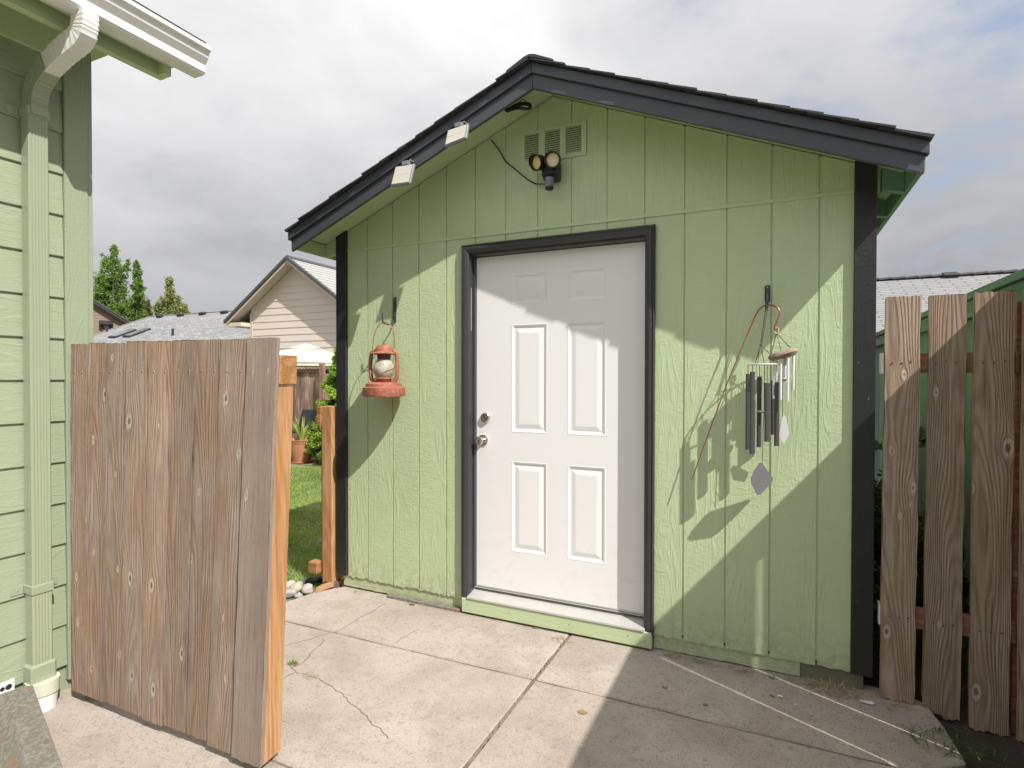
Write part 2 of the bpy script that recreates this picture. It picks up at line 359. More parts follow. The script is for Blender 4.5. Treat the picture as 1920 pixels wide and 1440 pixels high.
# ------------------------------------------------------------------ mesh helpers
WO = {}
def wo_of(o): return WO[o.name] if o is not None else Vector((0, 0, 0))
def link(name, me, mat, parent=None, origin=None, label=None, kind=None):
    o = bpy.data.objects.new(name, me); COL.objects.link(o)
    if mat is not None and not me.materials: me.materials.append(mat)
    if parent is not None: o.parent = parent
    o.location = Vector(origin)-wo_of(parent); WO[o.name] = Vector(origin)
    if label: o['label'] = label
    if kind: o['kind'] = kind
    return o
def mk(name, verts, faces, mat, parent=None, origin=None, label=None, kind=None, smooth=False, bevel=0, uv=None):
    vs = [Vector(v) for v in verts]
    if origin is None:
        lo = [min(v[i] for v in vs) for i in range(3)]; hi = [max(v[i] for v in vs) for i in range(3)]
        origin = Vector([(a+b)/2 for a, b in zip(lo, hi)])
        if parent is None: origin.z = lo[2]
    me = bpy.data.meshes.new(name); me.from_pydata([v-origin for v in vs], [], faces)
    if uv is not None:
        ul = me.uv_layers.new(name='uv')
        for lp in me.loops: ul.data[lp.index].uv = uv[lp.vertex_index]
    bm = bmesh.new(); bm.from_mesh(me); bmesh.ops.recalc_face_normals(bm, faces=bm.faces)
    if bevel: bmesh.ops.bevel(bm, geom=bm.edges[:], offset=bevel, segments=1, affect='EDGES', clamp_overlap=True)
    bm.to_mesh(me); bm.free()
    if smooth:
        for p in me.polygons: p.use_smooth = True
        try: me.set_sharp_from_angle(angle=radians(40))
        except Exception: pass
    return link(name, me, mat, parent, origin, label, kind)
BF = [(0, 3, 2, 1), (4, 5, 6, 7), (0, 1, 5, 4), (1, 2, 6, 5), (2, 3, 7, 6), (3, 0, 4, 7)]
def boxv(x0, x1, y0, y1, z0, z1):
    return [(x0, y0, z0), (x1, y0, z0), (x1, y1, z0), (x0, y1, z0), (x0, y0, z1), (x1, y0, z1), (x1, y1, z1), (x0, y1, z1)]
def box(name, b, mat, parent=None, bevel=.0015, **k):
    return mk(name, boxv(*b), BF, mat, parent, bevel=bevel, **k)
def boxes(name, bl, mat, parent=None, bevel=0, **k):
    V, Fc = [], []
    for b in bl:
        n = len(V); V += boxv(*b) if len(b) == 6 else b; Fc += [tuple(i+n for i in f) for f in BF]
    return mk(name, V, Fc, mat, parent, bevel=bevel, **k)
def hexa(bot, top): return list(bot)+list(top)   # 4 + 4 corner points
def hexbox(name, bot, top, mat, parent=None, bevel=.001, **k):
    return mk(name, hexa(bot, top), BF, mat, parent, bevel=bevel, **k)
def prismY(name, poly, y0, y1, mat, parent=None, bevel=0, **k):   # poly in (x,z)
    n = len(poly); V = [(x, y0, z) for x, z in poly]+[(x, y1, z) for x, z in poly]
    Fc = [tuple(range(n)), tuple(range(2*n-1, n-1, -1))]+[(i, (i+1) % n, (i+1) % n+n, i+n) for i in range(n)]
    return mk(name, V, Fc, mat, parent, bevel=bevel, **k)
def prismX(name, poly, x0, x1, mat, parent=None, bevel=0, **k):   # poly in (y,z)
    n = len(poly); V = [(x0, y, z) for y, z in poly]+[(x1, y, z) for y, z in poly]
    Fc = [tuple(range(n)), tuple(range(2*n-1, n-1, -1))]+[(i, (i+1) % n, (i+1) % n+n, i+n) for i in range(n)]
    return mk(name, V, Fc, mat, parent, bevel=bevel, **k)
def sweep_geo(pts, prof, up=None, close=True, scales=None):
    """sweep a closed 2D profile along points"""
    pts = [Vector(p) for p in pts]; V, Fc = [], []; n = len(prof)
    prev = up
    for i, p in enumerate(pts):
        t = (pts[min(i+1, len(pts)-1)]-pts[max(i-1, 0)]).normalized()
        if prev is None:
            prev = Vector((0, 0, 1)) if abs(t.z) < .9 else Vector((1, 0, 0))
        a = (prev-t*prev.dot(t)).normalized(); b = t.cross(a); prev = a
        s = scales[i] if scales else 1
        for (u, v_) in prof: V.append(p+a*u*s+b*v_*s)
    for i in range(len(pts)-1):
        for j in range(n):
            k = (j+1) % n; Fc.append((i*n+j, i*n+k, (i+1)*n+k, (i+1)*n+j))
    Fc.append(tuple(range(n-1, -1, -1))); Fc.append(tuple(range((len(pts)-1)*n, len(pts)*n)))
    return V, Fc
def circ(r, seg=8): return [(r*cos(2*pi*i/seg), r*sin(2*pi*i/seg)) for i in range(seg)]
def tube(name, pts, r, mat, parent=None, seg=8, scales=None, **k):
    V, Fc = sweep_geo(pts, circ(r, seg), scales=scales); return mk(name, V, Fc, mat, parent, smooth=True, **k)
def lathe_geo(prof, c=(0, 0, 0), seg=24, R=None):
    V, Fc = [], []; c = Vector(c)
    for r, z in prof:
        for i in range(seg):
            p = Vector((r*cos(2*pi*i/seg), r*sin(2*pi*i/seg), z))
            V.append(c+(R @ p if R else p))
    m = len(prof)
    for j in range(m-1):
        for i in range(seg):
            k = (i+1) % seg; Fc.append((j*seg+i, j*seg+k, (j+1)*seg+k, (j+1)*seg+i))
    Fc.append(tuple(range(seg-1, -1, -1))); Fc.append(tuple(range((m-1)*seg, m*seg)))
    return V, Fc
def lathe(name, prof, c, mat, parent=None, seg=24, R=None, **k):
    V, Fc = lathe_geo(prof, c, seg, R); return mk(name, V, Fc, mat, parent, smooth=True, **k)
def aim(d, upv=(0, 0, 1)):   # rotation taking +Z to direction d
    return Vector(d).normalized().to_track_quat('Z', 'Y').to_matrix()
RY = aim((0, -1, 0))
def catmull(P, n=6):
    P = [Vector(p) for p in P]; out = []
    for i in range(len(P)-1):
        p0 = P[max(i-1, 0)]; p1 = P[i]; p2 = P[i+1]; p3 = P[min(i+2, len(P)-1)]
        for k in range(n):
            t = k/n; out.append(.5*((2*p1)+(p2-p0)*t+(2*p0-5*p1+4*p2-p3)*t*t+(3*p1-p0-3*p2+p3)*t**3))
    out.append(P[-1]); return out
def thing(name, loc, label, cat, group=None):
    o = bpy.data.objects.new(name, None); COL.objects.link(o); o.empty_display_size = .1
    o.location = loc; WO[o.name] = Vector(loc); tag(o, label, cat, group); return o
def tag(o, label, cat, group=None):
    o['label'] = label; o['category'] = cat
    if group: o['group'] = group
    return o
def inst(o, name, parent, loc):
    c = o.copy(); c.name = name; COL.objects.link(c); c.parent = parent
    c.location = Vector(loc)-wo_of(parent); WO[c.name] = Vector(loc); return c
J = lambda a: random.uniform(-a, a)

def grainboard(name, corner, w, h, back, mat, parent, knots=(), xc=None, ka=900.0, kb=1.6, label=None, edge=.0):
    """plank whose front is a fine grid carrying the grain; corner(s,f)->point, s metres across, f 0..1 up; back = thickness vector"""
    nx = max(8, int(w/.006)); nz = max(40, int(h/.011))
    if xc is None: xc = random.uniform(-.2, 1.2)*w
    sd = random.random()*50
    V = []; PH, U, AL, KD = [], [], [], []
    for j in range(nz+1):
        f = j/nz; z = f*h
        for i in range(nx+1):
            x = w*i/nx; V.append(corner(x, f))
            u = x+.004*sin(z*2.3+sd)+.002*sin(z*7.1+sd*2); kd = 0.0
            for (kx, kz, kr) in knots:
                X = x-kx; Z = (z-kz)/2.2; d2 = X*X+Z*Z
                Rk = kr*1.15; u -= X*Rk*Rk*2.2/(d2+Rk*Rk*.9)
                kd = max(kd, exp(-d2/(kr*kr*1.6))*(1.0 if kr > .011 else .93))
            q = u-xc
            PH.append(ka*q*q+kb*z+1.1*sin(z*3.1+sd)+.5*sin(z*9+u*60)); U.append(u+sd); AL.append(z+sd); KD.append(kd)
    n1 = nx+1; N0 = len(V)
    Fc = [(j*n1+i, j*n1+i+1, (j+1)*n1+i+1, (j+1)*n1+i) for j in range(nz) for i in range(nx)]
    # sides and back, own vertices
    bl = [Vector(corner(0, 0)), Vector(corner(w, 0))]; rows = 8
    for j in range(rows+1):
        for x in (0, w):
            p = Vector(corner(x, j/rows)); V += [p, p+back]
            for a in (0, 1): PH.append(ka*(x-xc)**2+j*.2+a*3); U.append(x+sd+a*.018); AL.append(j/rows*h+sd); KD.append(0)
    for j in range(rows):
        a = N0+4*j; b_ = a+4
        Fc += [(a, b_, b_+1, a+1), (a+2, a+3, b_+3, b_+2), (a+1, b_+1, b_+3, a+3)]
    a = N0+4*rows; Fc += [(N0, N0+1, N0+3, N0+2), (a, a+2, a+3, a+1)]
    lo = Vector([min(v[i] for v in V) for i in range(3)]); hi = Vector([max(v[i] for v in V) for i in range(3)]); org = (lo+hi)/2
    me = bpy.data.meshes.new(name); me.from_pydata([Vector(v)-org for v in V], [], Fc)
    for nm, D in (('phase', PH), ('u', U), ('along', AL), ('knot', KD)):
        at = me.attributes.new(nm, 'FLOAT', 'POINT'); at.data.foreach_set('value', D)
    return link(name, me, mat, parent, org, label)

# ================================================================== GROUND
def sheet(name, x0, x1, y0, y1, z, mat, nx=1, ny=1, jit=0, kind='structure'):
    V = [(x0+(x1-x0)*i/nx, y0+(y1-y0)*j/ny, z+(J(jit) if 0 < i < nx and 0 < j < ny else 0)) for j in range(ny+1) for i in range(nx+1)]
    Fc = [(j*(nx+1)+i, j*(nx+1)+i+1, (j+1)*(nx+1)+i+1, (j+1)*(nx+1)+i) for j in range(ny) for i in range(nx)]
    return mk(name, V, Fc, mat, None, origin=Vector(((x0+x1)/2, (y0+y1)/2, z)), kind=kind)
M_far = plain('far_ground', (.13, .13, .07), .95, 0, .2)
sheet('ground', -300, 300, -60, 400, -.14, M_far)
sheet('soil', -.75, 3.6, -3, 3.2, -.055, M_soil, 60, 60, .008)
sheet('lawn', -11, -.29, -.45, 5.9, -.05, M_lawn, 40, 30, .004)
# patio: real slabs with open joints
patio = bpy.data.objects.new('patio', None); COL.objects.link(patio); patio['kind'] = 'structure'; WO['patio'] = Vector((0, 0, 0))
def slab(poly, nm='slab'):
    n = len(poly); V = [(x, y, -.10) for x, y in poly]+[(x, y, 0) for x, y in poly]
    Fc = [tuple(range(n-1, -1, -1)), tuple(range(n, 2*n))]+[(i, (i+1) % n, (i+1) % n+n, i+n) for i in range(n)]
    return mk(nm, V, Fc, M_conc, patio, bevel=.006)
def wob(a, b, n=14, amp=.004):
    a = Vector(a); b = Vector(b); d = (b-a); nrm = Vector((-d.y, d.x)).normalized()
    return [tuple(a+d*(i/n)+nrm*(J(amp) if 0 < i < n else 0)) for i in range(n)]
slab(wob((-.56, -.557), (1.443, -.533), 20, .003)+wob((1.443, -.533), (1.443, .07), 6)+[(1.443, .07), (-.16, .07), (-.30, -.15), (-.345, -.345), (-.48, -.42)])
slab(wob((1.458, -.533), (3.08, -.525), 16, .003)+[(3.14, -.40), (3.125, -.16), (3.095, .0), (3.02, .07), (1.458, .07)])
slab([(-1.2, -1.47), (1.441, -1.47)]+wob((1.441, -.547), (-.56, -.571), 20, .003)+[(-.56, -.571), (-.57, -1.30), (-1.2, -1.30)])
slab([(1.457, -1.47), (3.22, -1.47)]+wob((3.16, -.539), (1.457, -.547), 18, .003)+[(1.457, -.547)])
slab([(-.6, -3.4), (1.443, -3.4), (1.443, -1.482), (-.6, -1.482)])
slab([(1.457, -3.4), (3.25, -3.4), (3.25, -1.482), (1.457, -1.482)])
slab([(-.6, -6.4), (3.25, -6.4), (3.25, -3.412), (-.6, -3.412)])
# sand and debris filling the joints
def ribbon(name, pts, wd, z, mat, parent, kind=None, jit=.35, n=5, **k):
    P = []
    for a, b in zip(pts[:-1], pts[1:]):
        a = Vector(a); b = Vector(b)
        for i in range(n): P.append(a.lerp(b, i/n)+Vector((J(wd*jit), J(wd*jit), 0)))
    P.append(Vector(pts[-1])); V, Fc = [], []
    for i, p in enumerate(P):
        t = (P[min(i+1, len(P)-1)]-P[max(i-1, 0)]); t.z = 0; t.normalize(); nn = Vector((-t.y, t.x, 0))
        ww = wd*.5*random.uniform(.45, 1.4)
        V += [(p.x+nn.x*ww, p.y+nn.y*ww, z), (p.x-nn.x*ww, p.y-nn.y*ww, z)]
    m = len(P)
    V += [(a[0], a[1], a[2]-.004) for a in V]
    o = 2*m
    for i in range(m-1):
        a, b, c, d = 2*i, 2*i+1, 2*i+3, 2*i+2
        Fc += [(a, b, c, d), (a+o, d+o, c+o, b+o), (a, d, d+o, a+o), (b, b+o, c+o, c)]
    Fc += [(0, o, 1+o, 1), (2*m-2, 2*m-1, 2*m-1+o, 2*m-2+o)]
    return mk(name, V, Fc, mat, parent, kind=kind, **k)
ribbon('joint_fill', [(1.45, .06, 0), (1.45, -.54, 0), (1.45, -1.48, 0), (1.45, -3.4, 0)], .016, -.005, M_jsand, patio, n=70, jit=.4)
ribbon('joint_fill', [(-.56, -.564, 0), (1.45, -.540, 0)], .013, -.012, M_jsand, patio, n=60, jit=.1)
ribbon('joint_fill', [(1.45, -.540, 0), (3.14, -.532, 0)], .018, -.006, M_jsand, patio, n=60, jit=.15)
ribbon('joint_fill', [(-1.2, -1.476, 0), (3.22, -1.476, 0)], .018, -.008, M_jsand, patio, n=60, jit=.15)
def gpath(L):
    P = [G(*p) for p in L]
    for it in range(2):
        Q = [P[0]]
        for a, b in zip(P[:-1], P[1:]):
            l = (b-a).length; Q += [(a+b)/2+Vector((J(l*.13), J(l*.13), 0)), b]
        P = Q
    return P
ribbon('crack', gpath([(525, 1214), (560, 1204), (600, 1192), (618, 1186)]), .0032, .0012, M_crack, patio, n=3, jit=.6)
ribbon('crack', gpath([(606, 1198), (592, 1216), (575, 1237), (556, 1248), (545, 1252), (556, 1262), (585, 1270), (604, 1277), (625, 1290), (643, 1302), (652, 1316), (668, 1326), (680, 1336), (690, 1349), (705, 1362), (728, 1385)]), .0036, .0012, M_crack, patio, n=3, jit=.6)
ribbon('crack', gpath([(530, 1273), (552, 1262)]), .0026, .0012, M_crack, patio, n=3, jit=.6)
ribbon('crack', gpath([(722, 1133), (700, 1146), (668, 1164), (640, 1180), (628, 1187)]), .003, .0012, M_crack, patio, n=3, jit=.6)
ribbon('crack', gpath([(786, 1180), (770, 1188), (752, 1197), (742, 1205)]), .0022, .0012, M_crack, patio, n=3, jit=.6)

# ================================================================== SHED
SX0, SX1, CX = -.224, 2.893, 1.335
SL = .41
shed = thing('garden_shed', (CX, 0, 0), 'small sage green garden shed with black trim, white panelled door and a dark gabled roof', 'shed')
def zroof(x, zp): return zp-SL*abs(x-CX)
S = .2032; GX = [.0261+i*S for i in range(-1, 15)]
GX[0] = -.145; GX = [g for g in GX if g < 2.80]+[2.812]
DX0, DX1, DZ0, DZ1 = .785, 1.875, .09, 2.178
VX0, VX1, VZ0, VZ1 = 1.149, 1.534, 2.663, 2.85
def ragged(x0, x1, z, amp):
    n = max(3, int((x1-x0)/.016)); return [(x0+(x1-x0)*i/n, z+(J(amp) if amp else 0)) for i in range(n+1)]
g = .0042
for a, b in zip(GX[:-1], GX[1:]):
    x0, x1 = a+g, b-g
    amp = .0075 if a < .8 else .0045
    def zb(x): return .078 + (.010*max(0, (.55-x)) if x < .6 else 0)
    cuts = []
    if x1 <= DX0 or x0 >= DX1: segs = [(x0, x1, True)]
    else:
        segs = []
        if x0 < DX0: segs.append((x0, DX0, True))
        segs.append((max(x0, DX0), min(x1, DX1), False))
        if x1 > DX1: segs.append((DX1, x1, True))
    V, Fc = [], []
    for (p, q_, full) in segs:
        if q_-p < .004: continue
        base = ragged(p, q_, zb((p+q_)/2), amp) if full else [(p, DZ1), (q_, DZ1)]
        poly = base+[(q_, 2.284), (p, 2.284)]; n = len(poly); o = len(V)
        V += [(x, 0, z) for x, z in poly]+[(x, .0052, z) for x, z in poly]
        Fc += [tuple(o+i for i in range(n)), tuple(o+i for i in range(2*n-1, n-1, -1))]+[(o+i, o+(i+1) % n, o+(i+1) % n+n, o+i+n) for i in range(n)]
    mk('siding_board', V, Fc, M_siding, shed)
    # gable boards above the seam
    top = [(x1, zroof(x1, 3.024)), (x0, zroof(x0, 3.024))]
    if x0 < CX < x1: top = [top[0], (CX, 3.024), top[1]]
    prismY('gable_board', [(x0, 2.298), (x1, 2.298)]+top, .001, .0062, M_siding, shed)
boxes('seam_flashing', [(-.141, 2.805, -.0065, .010, 2.281, 2.2975)], M_green, shed)
# sheathing behind the grooves
prismY('sheathing', [(-.20, .10), (DX0, .10), (DX0, DZ1+.02), (DX1, DZ1+.02), (DX1, .10), (2.87, .10), (2.87, zroof(2.87, 3.02)), (CX, 3.02), (-.20, zroof(-.2, 3.02))], .0068, .03, M_green, shed)
# other walls, floor
box('side_wall', (-.215, -.195, .031, 2.60, .06, 2.385), M_siding, shed)
box('side_wall', (2.865, 2.885, .031, 2.60, .06, 2.385), M_siding, shed)
prismY('rear_wall', [(-.215, .06), (2.885, .06), (2.885, 2.385), (CX, 3.02), (-.215, 2.385)], 2.601, 2.62, M_siding, shed)
box('floor_deck', (-.19, 2.86, .032, 2.60, .06, .10), M_offcut, shed)
# corner boards
for a, b, zb_ in ((-.226, -.142, .090), (2.806, 2.893, .078)):
    prismY('corner_board', [(a, zb_), (b, zb_), (b, zroof(b, 3.027)), (a, zroof(a, 3.027))], -.0212, -.0005, M_black, shed, bevel=.002)
# skirt under the siding
def skirt(x0, x1, z0, z1, mat, nm='skirt_board', y0=.009):
    n = int((x1-x0)/.03)+2
    bt = [(x0+(x1-x0)*i/n, z0+J(.0025)) for i in range(n+1)]
    return prismY(nm, bt+[(x1, z1), (x0, z1)], y0, y0+.034, mat, shed)
skirt(-.188, .762, .012, .088, M_skirt); skirt(1.908, 2.60, .006, .088, M_skirt)
M_block = plain('mossy_foundation', (.19, .185, .12), .95, 0, .4, 40, .006)
skirt(2.602, 2.86, -.02, .086, M_block, 'foundation_block', .011)
box('step_board', (.762, 1.905, -.034, .006, .012, .098), M_green, shed, bevel=.004)
for q in (.80, 1.08, 1.45, 1.78, 1.87): lathe('nail_head', [(.0036, 0), (.003, .001)], (q, -.0342, .055+J(.01)), M_galv, shed, 8, R=RY)
prismX('threshold', [(-.040, .099), (.075, .099), (.075, .150), (.052, .146), (.046, .132), (-.038, .110)], .80, 1.868, M_alum, shed, bevel=.001)
box('threshold_strip', (.815, 1.86, .040, .0535, .1375, .1425), plain('dark_sweep_rubber', (.06, .05, .045), .7), shed, bevel=0)
# casing: profiled brick mould, each side a mitred prism
def casing():
    o0, o1, zt, zbL, zbR = .752, 1.912, 2.236, .100, .088
    prof = [(0, -.0005), (0, -.022), (.006, -.031), (.014, -.026), (.020, -.031), (.030, -.030), (.046, -.024), (.052, -.018), (.052, -.0005)]   # (inward offset, y)
    n = len(prof)
    def seg(path, nm):
        V, Fc = [], []
        for (fx, fz) in path:
            for (d, y) in prof: V.append((fx[0]+fx[1]*d, y, fz[0]+fz[1]*d))
        for i in range(len(path)-1):
            for j in range(n-1): Fc.append((i*n+j, i*n+j+1, (i+1)*n+j+1, (i+1)*n+j))
        Fc += [tuple(range(n)), tuple(range(2*n-1, n-1, -1))]
        Fc.append((0, n, 2*n-1, n-1))
        mk(nm, V, Fc, M_casing, shed)
    seg([((o0, 1), (zbL, 0)), ((o0, 1), (zt, -1))], 'door_casing')
    seg([((o1, -1), (zt, -1)), ((o1, -1), (zbR, 0))], 'door_casing')
    seg([((o0, 1), (zt, -1)), ((o1, -1), (zt, -1))], 'door_casing')
casing()
box('door_jamb', (.786, .806, -.004, .12, .104, 2.182), M_casing, shed)
box('door_jamb', (1.858, 1.876, -.004, .12, .104, 2.182), M_casing, shed)
box('door_jamb', (.806, 1.858, -.004, .12, 2.172, 2.190), M_casing, shed)
box('door_stop', (.806, .8165, .030, .056, .15, 2.172), M_casing, shed, bevel=.001)
box('strike_strip', (.8065, .8085, .002, .006, 1.72, 1.98), M_tie, shed, bevel=0)
# door slab with six raised panels
DY = .057
door = box('door', (.8175, 1.856, DY+.012, DY+.044, .150, 2.169), M_door, shed, label='white six panel door')
xb = [.8175, 1.052, 1.283, 1.405, 1.632, 1.856]; zbk = [.150, .392, .936, 1.108, 1.753, 1.872, 2.052, 2.169]
V, Fc = [], []
for j in range(len(zbk)-1):
    for i in range(len(xb)-1):
        if i in (1, 3) and j in (1, 3, 5): continue
        o = len(V); V += boxv(xb[i], xb[i+1], DY, DY+.0119, zbk[j], zbk[j+1]); Fc.append((o, o+1, o+5, o+4))
        Fc.append((o+3, o+7, o+6, o+2))
mk('door_face', V, Fc, M_door, door)
for i in (1, 3):
    for j in (1, 3, 5):
        x0, x1, z0, z1 = xb[i], xb[i+1], zbk[j], zbk[j+1]
        L = [(0, 0), (.004, -.0012), (.012, .001), (.018, .0055), (.026, .0060), (.030, .0050), (.050, .0016), (.053, .0013)]
        V, Fc = [], []
        for d, y in L: V += [(x0+d, DY+y, z0+d), (x1-d, DY+y, z0+d), (x1-d, DY+y, z1-d), (x0+d, DY+y, z1-d)]
        for k in range(len(L)-1):
            for q in range(4): Fc.append((k*4+q, k*4+(q+1) % 4, (k+1)*4+(q+1) % 4, (k+1)*4+q))
        o = 4*(len(L)-1); Fc.append((o, o+1, o+2, o+3))
        mk('door_panel', V, Fc, M_door, door)
RY = aim((0, -1, 0))
lathe('door_knob', [(.033, 0), (.033, .006), (.016, .010), (.013, .03), (.022, .038), (.0275, .052), (.024, .063), (.012, .066), (.008, .064), (.004, .064)], (.863, DY-.0005, 1.053), M_metal, door, R=RY)
lathe('deadbolt', [(.031, 0), (.031, .008), (.026, .016), (.018, .018), (.013, .016), (.012, .018)], (.880, DY-.0005, 1.192), M_metal, door, R=RY)
box('sweep', (.83, 1.85, DY-.004, DY-.001, .150, .158), M_alum, door, bevel=0)
# gable vent
vent = box('gable_vent', (VX0, VX1, -.010, .0005, VZ0, VZ0+.012), M_green, shed, bevel=.001)
cols = [(1.166, 1.252), (1.292, 1.380), (1.415, 1.505)]
zs0, zs1 = VZ0+.022, VZ1-.016
for (a, b) in [(VX0, cols[0][0]), (cols[0][1], cols[1][0]), (cols[1][1], cols[2][0]), (cols[2][1], VX1)]:
    box('vent_frame', (a, b, -.010, .0003, VZ0+.0125, VZ1-.0005), M_green, vent, bevel=.001)
for a, b in cols:
    box('vent_frame', (a+.0005, b-.0005, -.0095, .0003, zs1, VZ1-.001), M_green, vent, bevel=0)
    box('vent_frame', (a+.0005, b-.0005, -.0095, .0003, VZ0+.0125, zs0), M_green, vent, bevel=0)
    box('vent_backing', (a, b, -.0012, -.0002, zs0, zs1), M_darkpaint, vent, bevel=0)
    n = 12; st = (zs1-zs0)/n
    for k in range(n):
        z = zs0+st*k
        prismX('slat', [(-.0015, z+st*.98), (-.003, z+st*.98), (-.0105, z+st*.10), (-.009, z+st*.10)], a+.001, b-.001, M_green, vent)
# soffit, rake boards, roof
def slopebar(nm, x0, x1, zp0, zp1, y0, y1, mat, parent=shed, bevel=.0015, mitre=True):
    return prismY(nm, [(x0, zroof(x0, zp0)), (x1, zroof(x1, zp0)), (x1, zroof(x1, zp1)), (x0, zroof(x0, zp1))], y0, y1, mat, parent, bevel=bevel)
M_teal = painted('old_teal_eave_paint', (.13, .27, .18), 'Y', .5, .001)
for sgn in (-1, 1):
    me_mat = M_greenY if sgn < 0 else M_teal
    xe = CX+sgn*1.66
    a, b = (xe, CX-.0008) if sgn < 0 else (CX+.0008, xe)
    slopebar('soffit', a, b, 3.030, 3.041, -.2785, -.0215 if False else 2.75, M_greenY)
    xr = CX+sgn*1.676; a, b = (xr, CX-.0006) if sgn < 0 else (CX+.0006, xr)
    slopebar('rake_board', a, b, 2.932, 3.0055, -.300, -.279, M_blackX)
    xr = CX+sgn*1.690; a, b = (xr, CX-.0006) if sgn < 0 else (CX+.0006, xr)
    slopebar('rake_trim', a, b, 3.0065, 3.058, -.316, -.279, M_blackX)
    a, b = (xr, CX-.0005) if sgn < 0 else (CX+.0005, xr)
    slopebar('roof_deck', a, b, 3.0425, 3.0575, -.2785, 2.85, M_offcut, bevel=0)
    x0 = CX+sgn*1.664; x1 = CX+sgn*1.684
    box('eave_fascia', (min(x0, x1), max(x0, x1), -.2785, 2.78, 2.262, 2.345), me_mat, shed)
    for k in range(7):
        y = .0315+.4*k+(-.0 if k else -.03)
        wx = SX1+.02 if sgn > 0 else SX0-.022
        xa, xb_ = sorted((wx, x0-sgn*.0005))
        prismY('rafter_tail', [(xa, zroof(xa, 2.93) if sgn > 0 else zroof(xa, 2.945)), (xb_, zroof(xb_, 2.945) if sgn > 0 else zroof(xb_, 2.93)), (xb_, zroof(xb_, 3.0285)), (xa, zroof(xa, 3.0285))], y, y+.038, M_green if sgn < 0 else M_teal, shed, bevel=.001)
    # shingle courses, lapped, edge running proud of the rake
    cl = .136; nC = 13; ct, st = cos(math.atan(SL)), sin(math.atan(SL))
    for k in range(nC):
        d0 = 1.832-k*cl; d1 = max(d0-cl*1.45, .0)         # distances down the slope from the ridge
        over = random.uniform(.018, .034)
        def P(d, h): return (CX+sgn*(d*ct+h*st), 3.0595-d*st+h*ct)
        l = [P(d0, .001 if k == 0 else .007), P(d0, .0155+J(.001)), P(d1, .0065), P(d1, .001)]
        prismY('shingle_course', l, -.316-over, 2.87, M_shedsh, shed)
    
def ridgecaps():
    ct, st = cos(math.atan(SL)), sin(math.atan(SL))
    y = -.345; k = 0
    while y < 2.8:
        h = .018
        pr = [(CX-.14*ct, 3.0595-.14*st+h-.002), (CX-.14*ct, 3.0595-.14*st+h+.006), (CX-.03, 3.0595+h+.001), (CX, 3.0595+h+.008), (CX+.03, 3.0595+h+.001), (CX+.14*ct, 3.0595-.14*st+h+.006), (CX+.14*ct, 3.0595-.14*st+h-.002), (CX, 3.0595+h-.004)]
        pr = [(x, z+.0012*(k % 2)) for x, z in pr]
        prismY('ridge_cap', pr, y, y+.21, M_shedsh, shed); y += .2105; k += 1
ridgecaps()

# ------------------------------------------------------------------ lights on the shed
fl = thing('motion_floodlight', (1.337, -.001, 2.56), 'black twin-headed motion sensor floodlight below the gable vent', 'floodlight')
prismX('wall_box', [(-.001, 2.535), (-.001, 2.632), (-.030, 2.640), (-.075, 2.628), (-.085, 2.60), (-.078, 2.555), (-.04, 2.535)], 1.300, 1.386, M_blackpl, fl, bevel=.004)
for k in range(4): box('ridge_line', (1.299, 1.387, -.0872, -.060, 2.562+.018*k, 2.565+.018*k), M_blackpl, fl, bevel=0)
def head(c, d, mlens):
    R = aim(d)
    h = lathe('lamp_head', [(.018, -.055), (.032, -.045), (.041, -.02), (.043, .010), (.044, .022), (.0385, .022), (.036, .006)], c, M_blackpl, fl, R=R)
    lathe('lens', [(.0355, .0062), (.030, .0085), (.0, .0095)], c, mlens, h, R=R)
    c = Vector(c); dn = (R @ Vector((0, 0, 1)))
    # hood over the top edge
    V = []; Fc = []; n = 13
    up = (Vector((0, 0, 1))-dn*dn.z).normalized(); sd = up.cross(dn)
    for i in range(n):
        a = -1.9+3.8*i/(n-1); ln = .024+.012*cos(a*.8)
        for rr in (.0445, .0425):
            for z in (.015, ln): V.append(c+(up*cos(a)+sd*sin(a))*rr+dn*z)
    for i in range(n-1):
        o = 4*i; q = o+4
        Fc += [(o, o+1, q+1, q), (o+2, q+2, q+3, o+3), (o+1, o+3, q+3, q+1), (o, q, q+2, o+2)]
    Fc += [(0, 2, 3, 1), (4*n-4, 4*n-3, 4*n-1, 4*n-2)]
    mk('hood', V, Fc, M_blackpl, h, smooth=True)
hA = on(1037, 300, 1, -.105); hB = on(1009, 305, 1, -.10)
head(hA, (.08, -1, -.28), M_lens); head(hB, (-.42, -1, -.26), M_lens2)
box('neck', (1.335, 1.365, -.075, -.045, 2.632, 2.655), M_greypl, fl, bevel=.004)
box('neck', (1.290, 1.325, -.085, -.055, 2.628, 2.642), M_blackpl, fl, bevel=.004)
sc_ = on(1030, 341, 1, -.085)
lathe('sensor', [(.022, -.030), (.024, -.018), (.024, .022)], sc_, M_greypl, fl)
lathe('sensor_cap', [(.012, -.046), (.022, -.042), (.025, -.0302)], sc_, M_blackpl, fl)

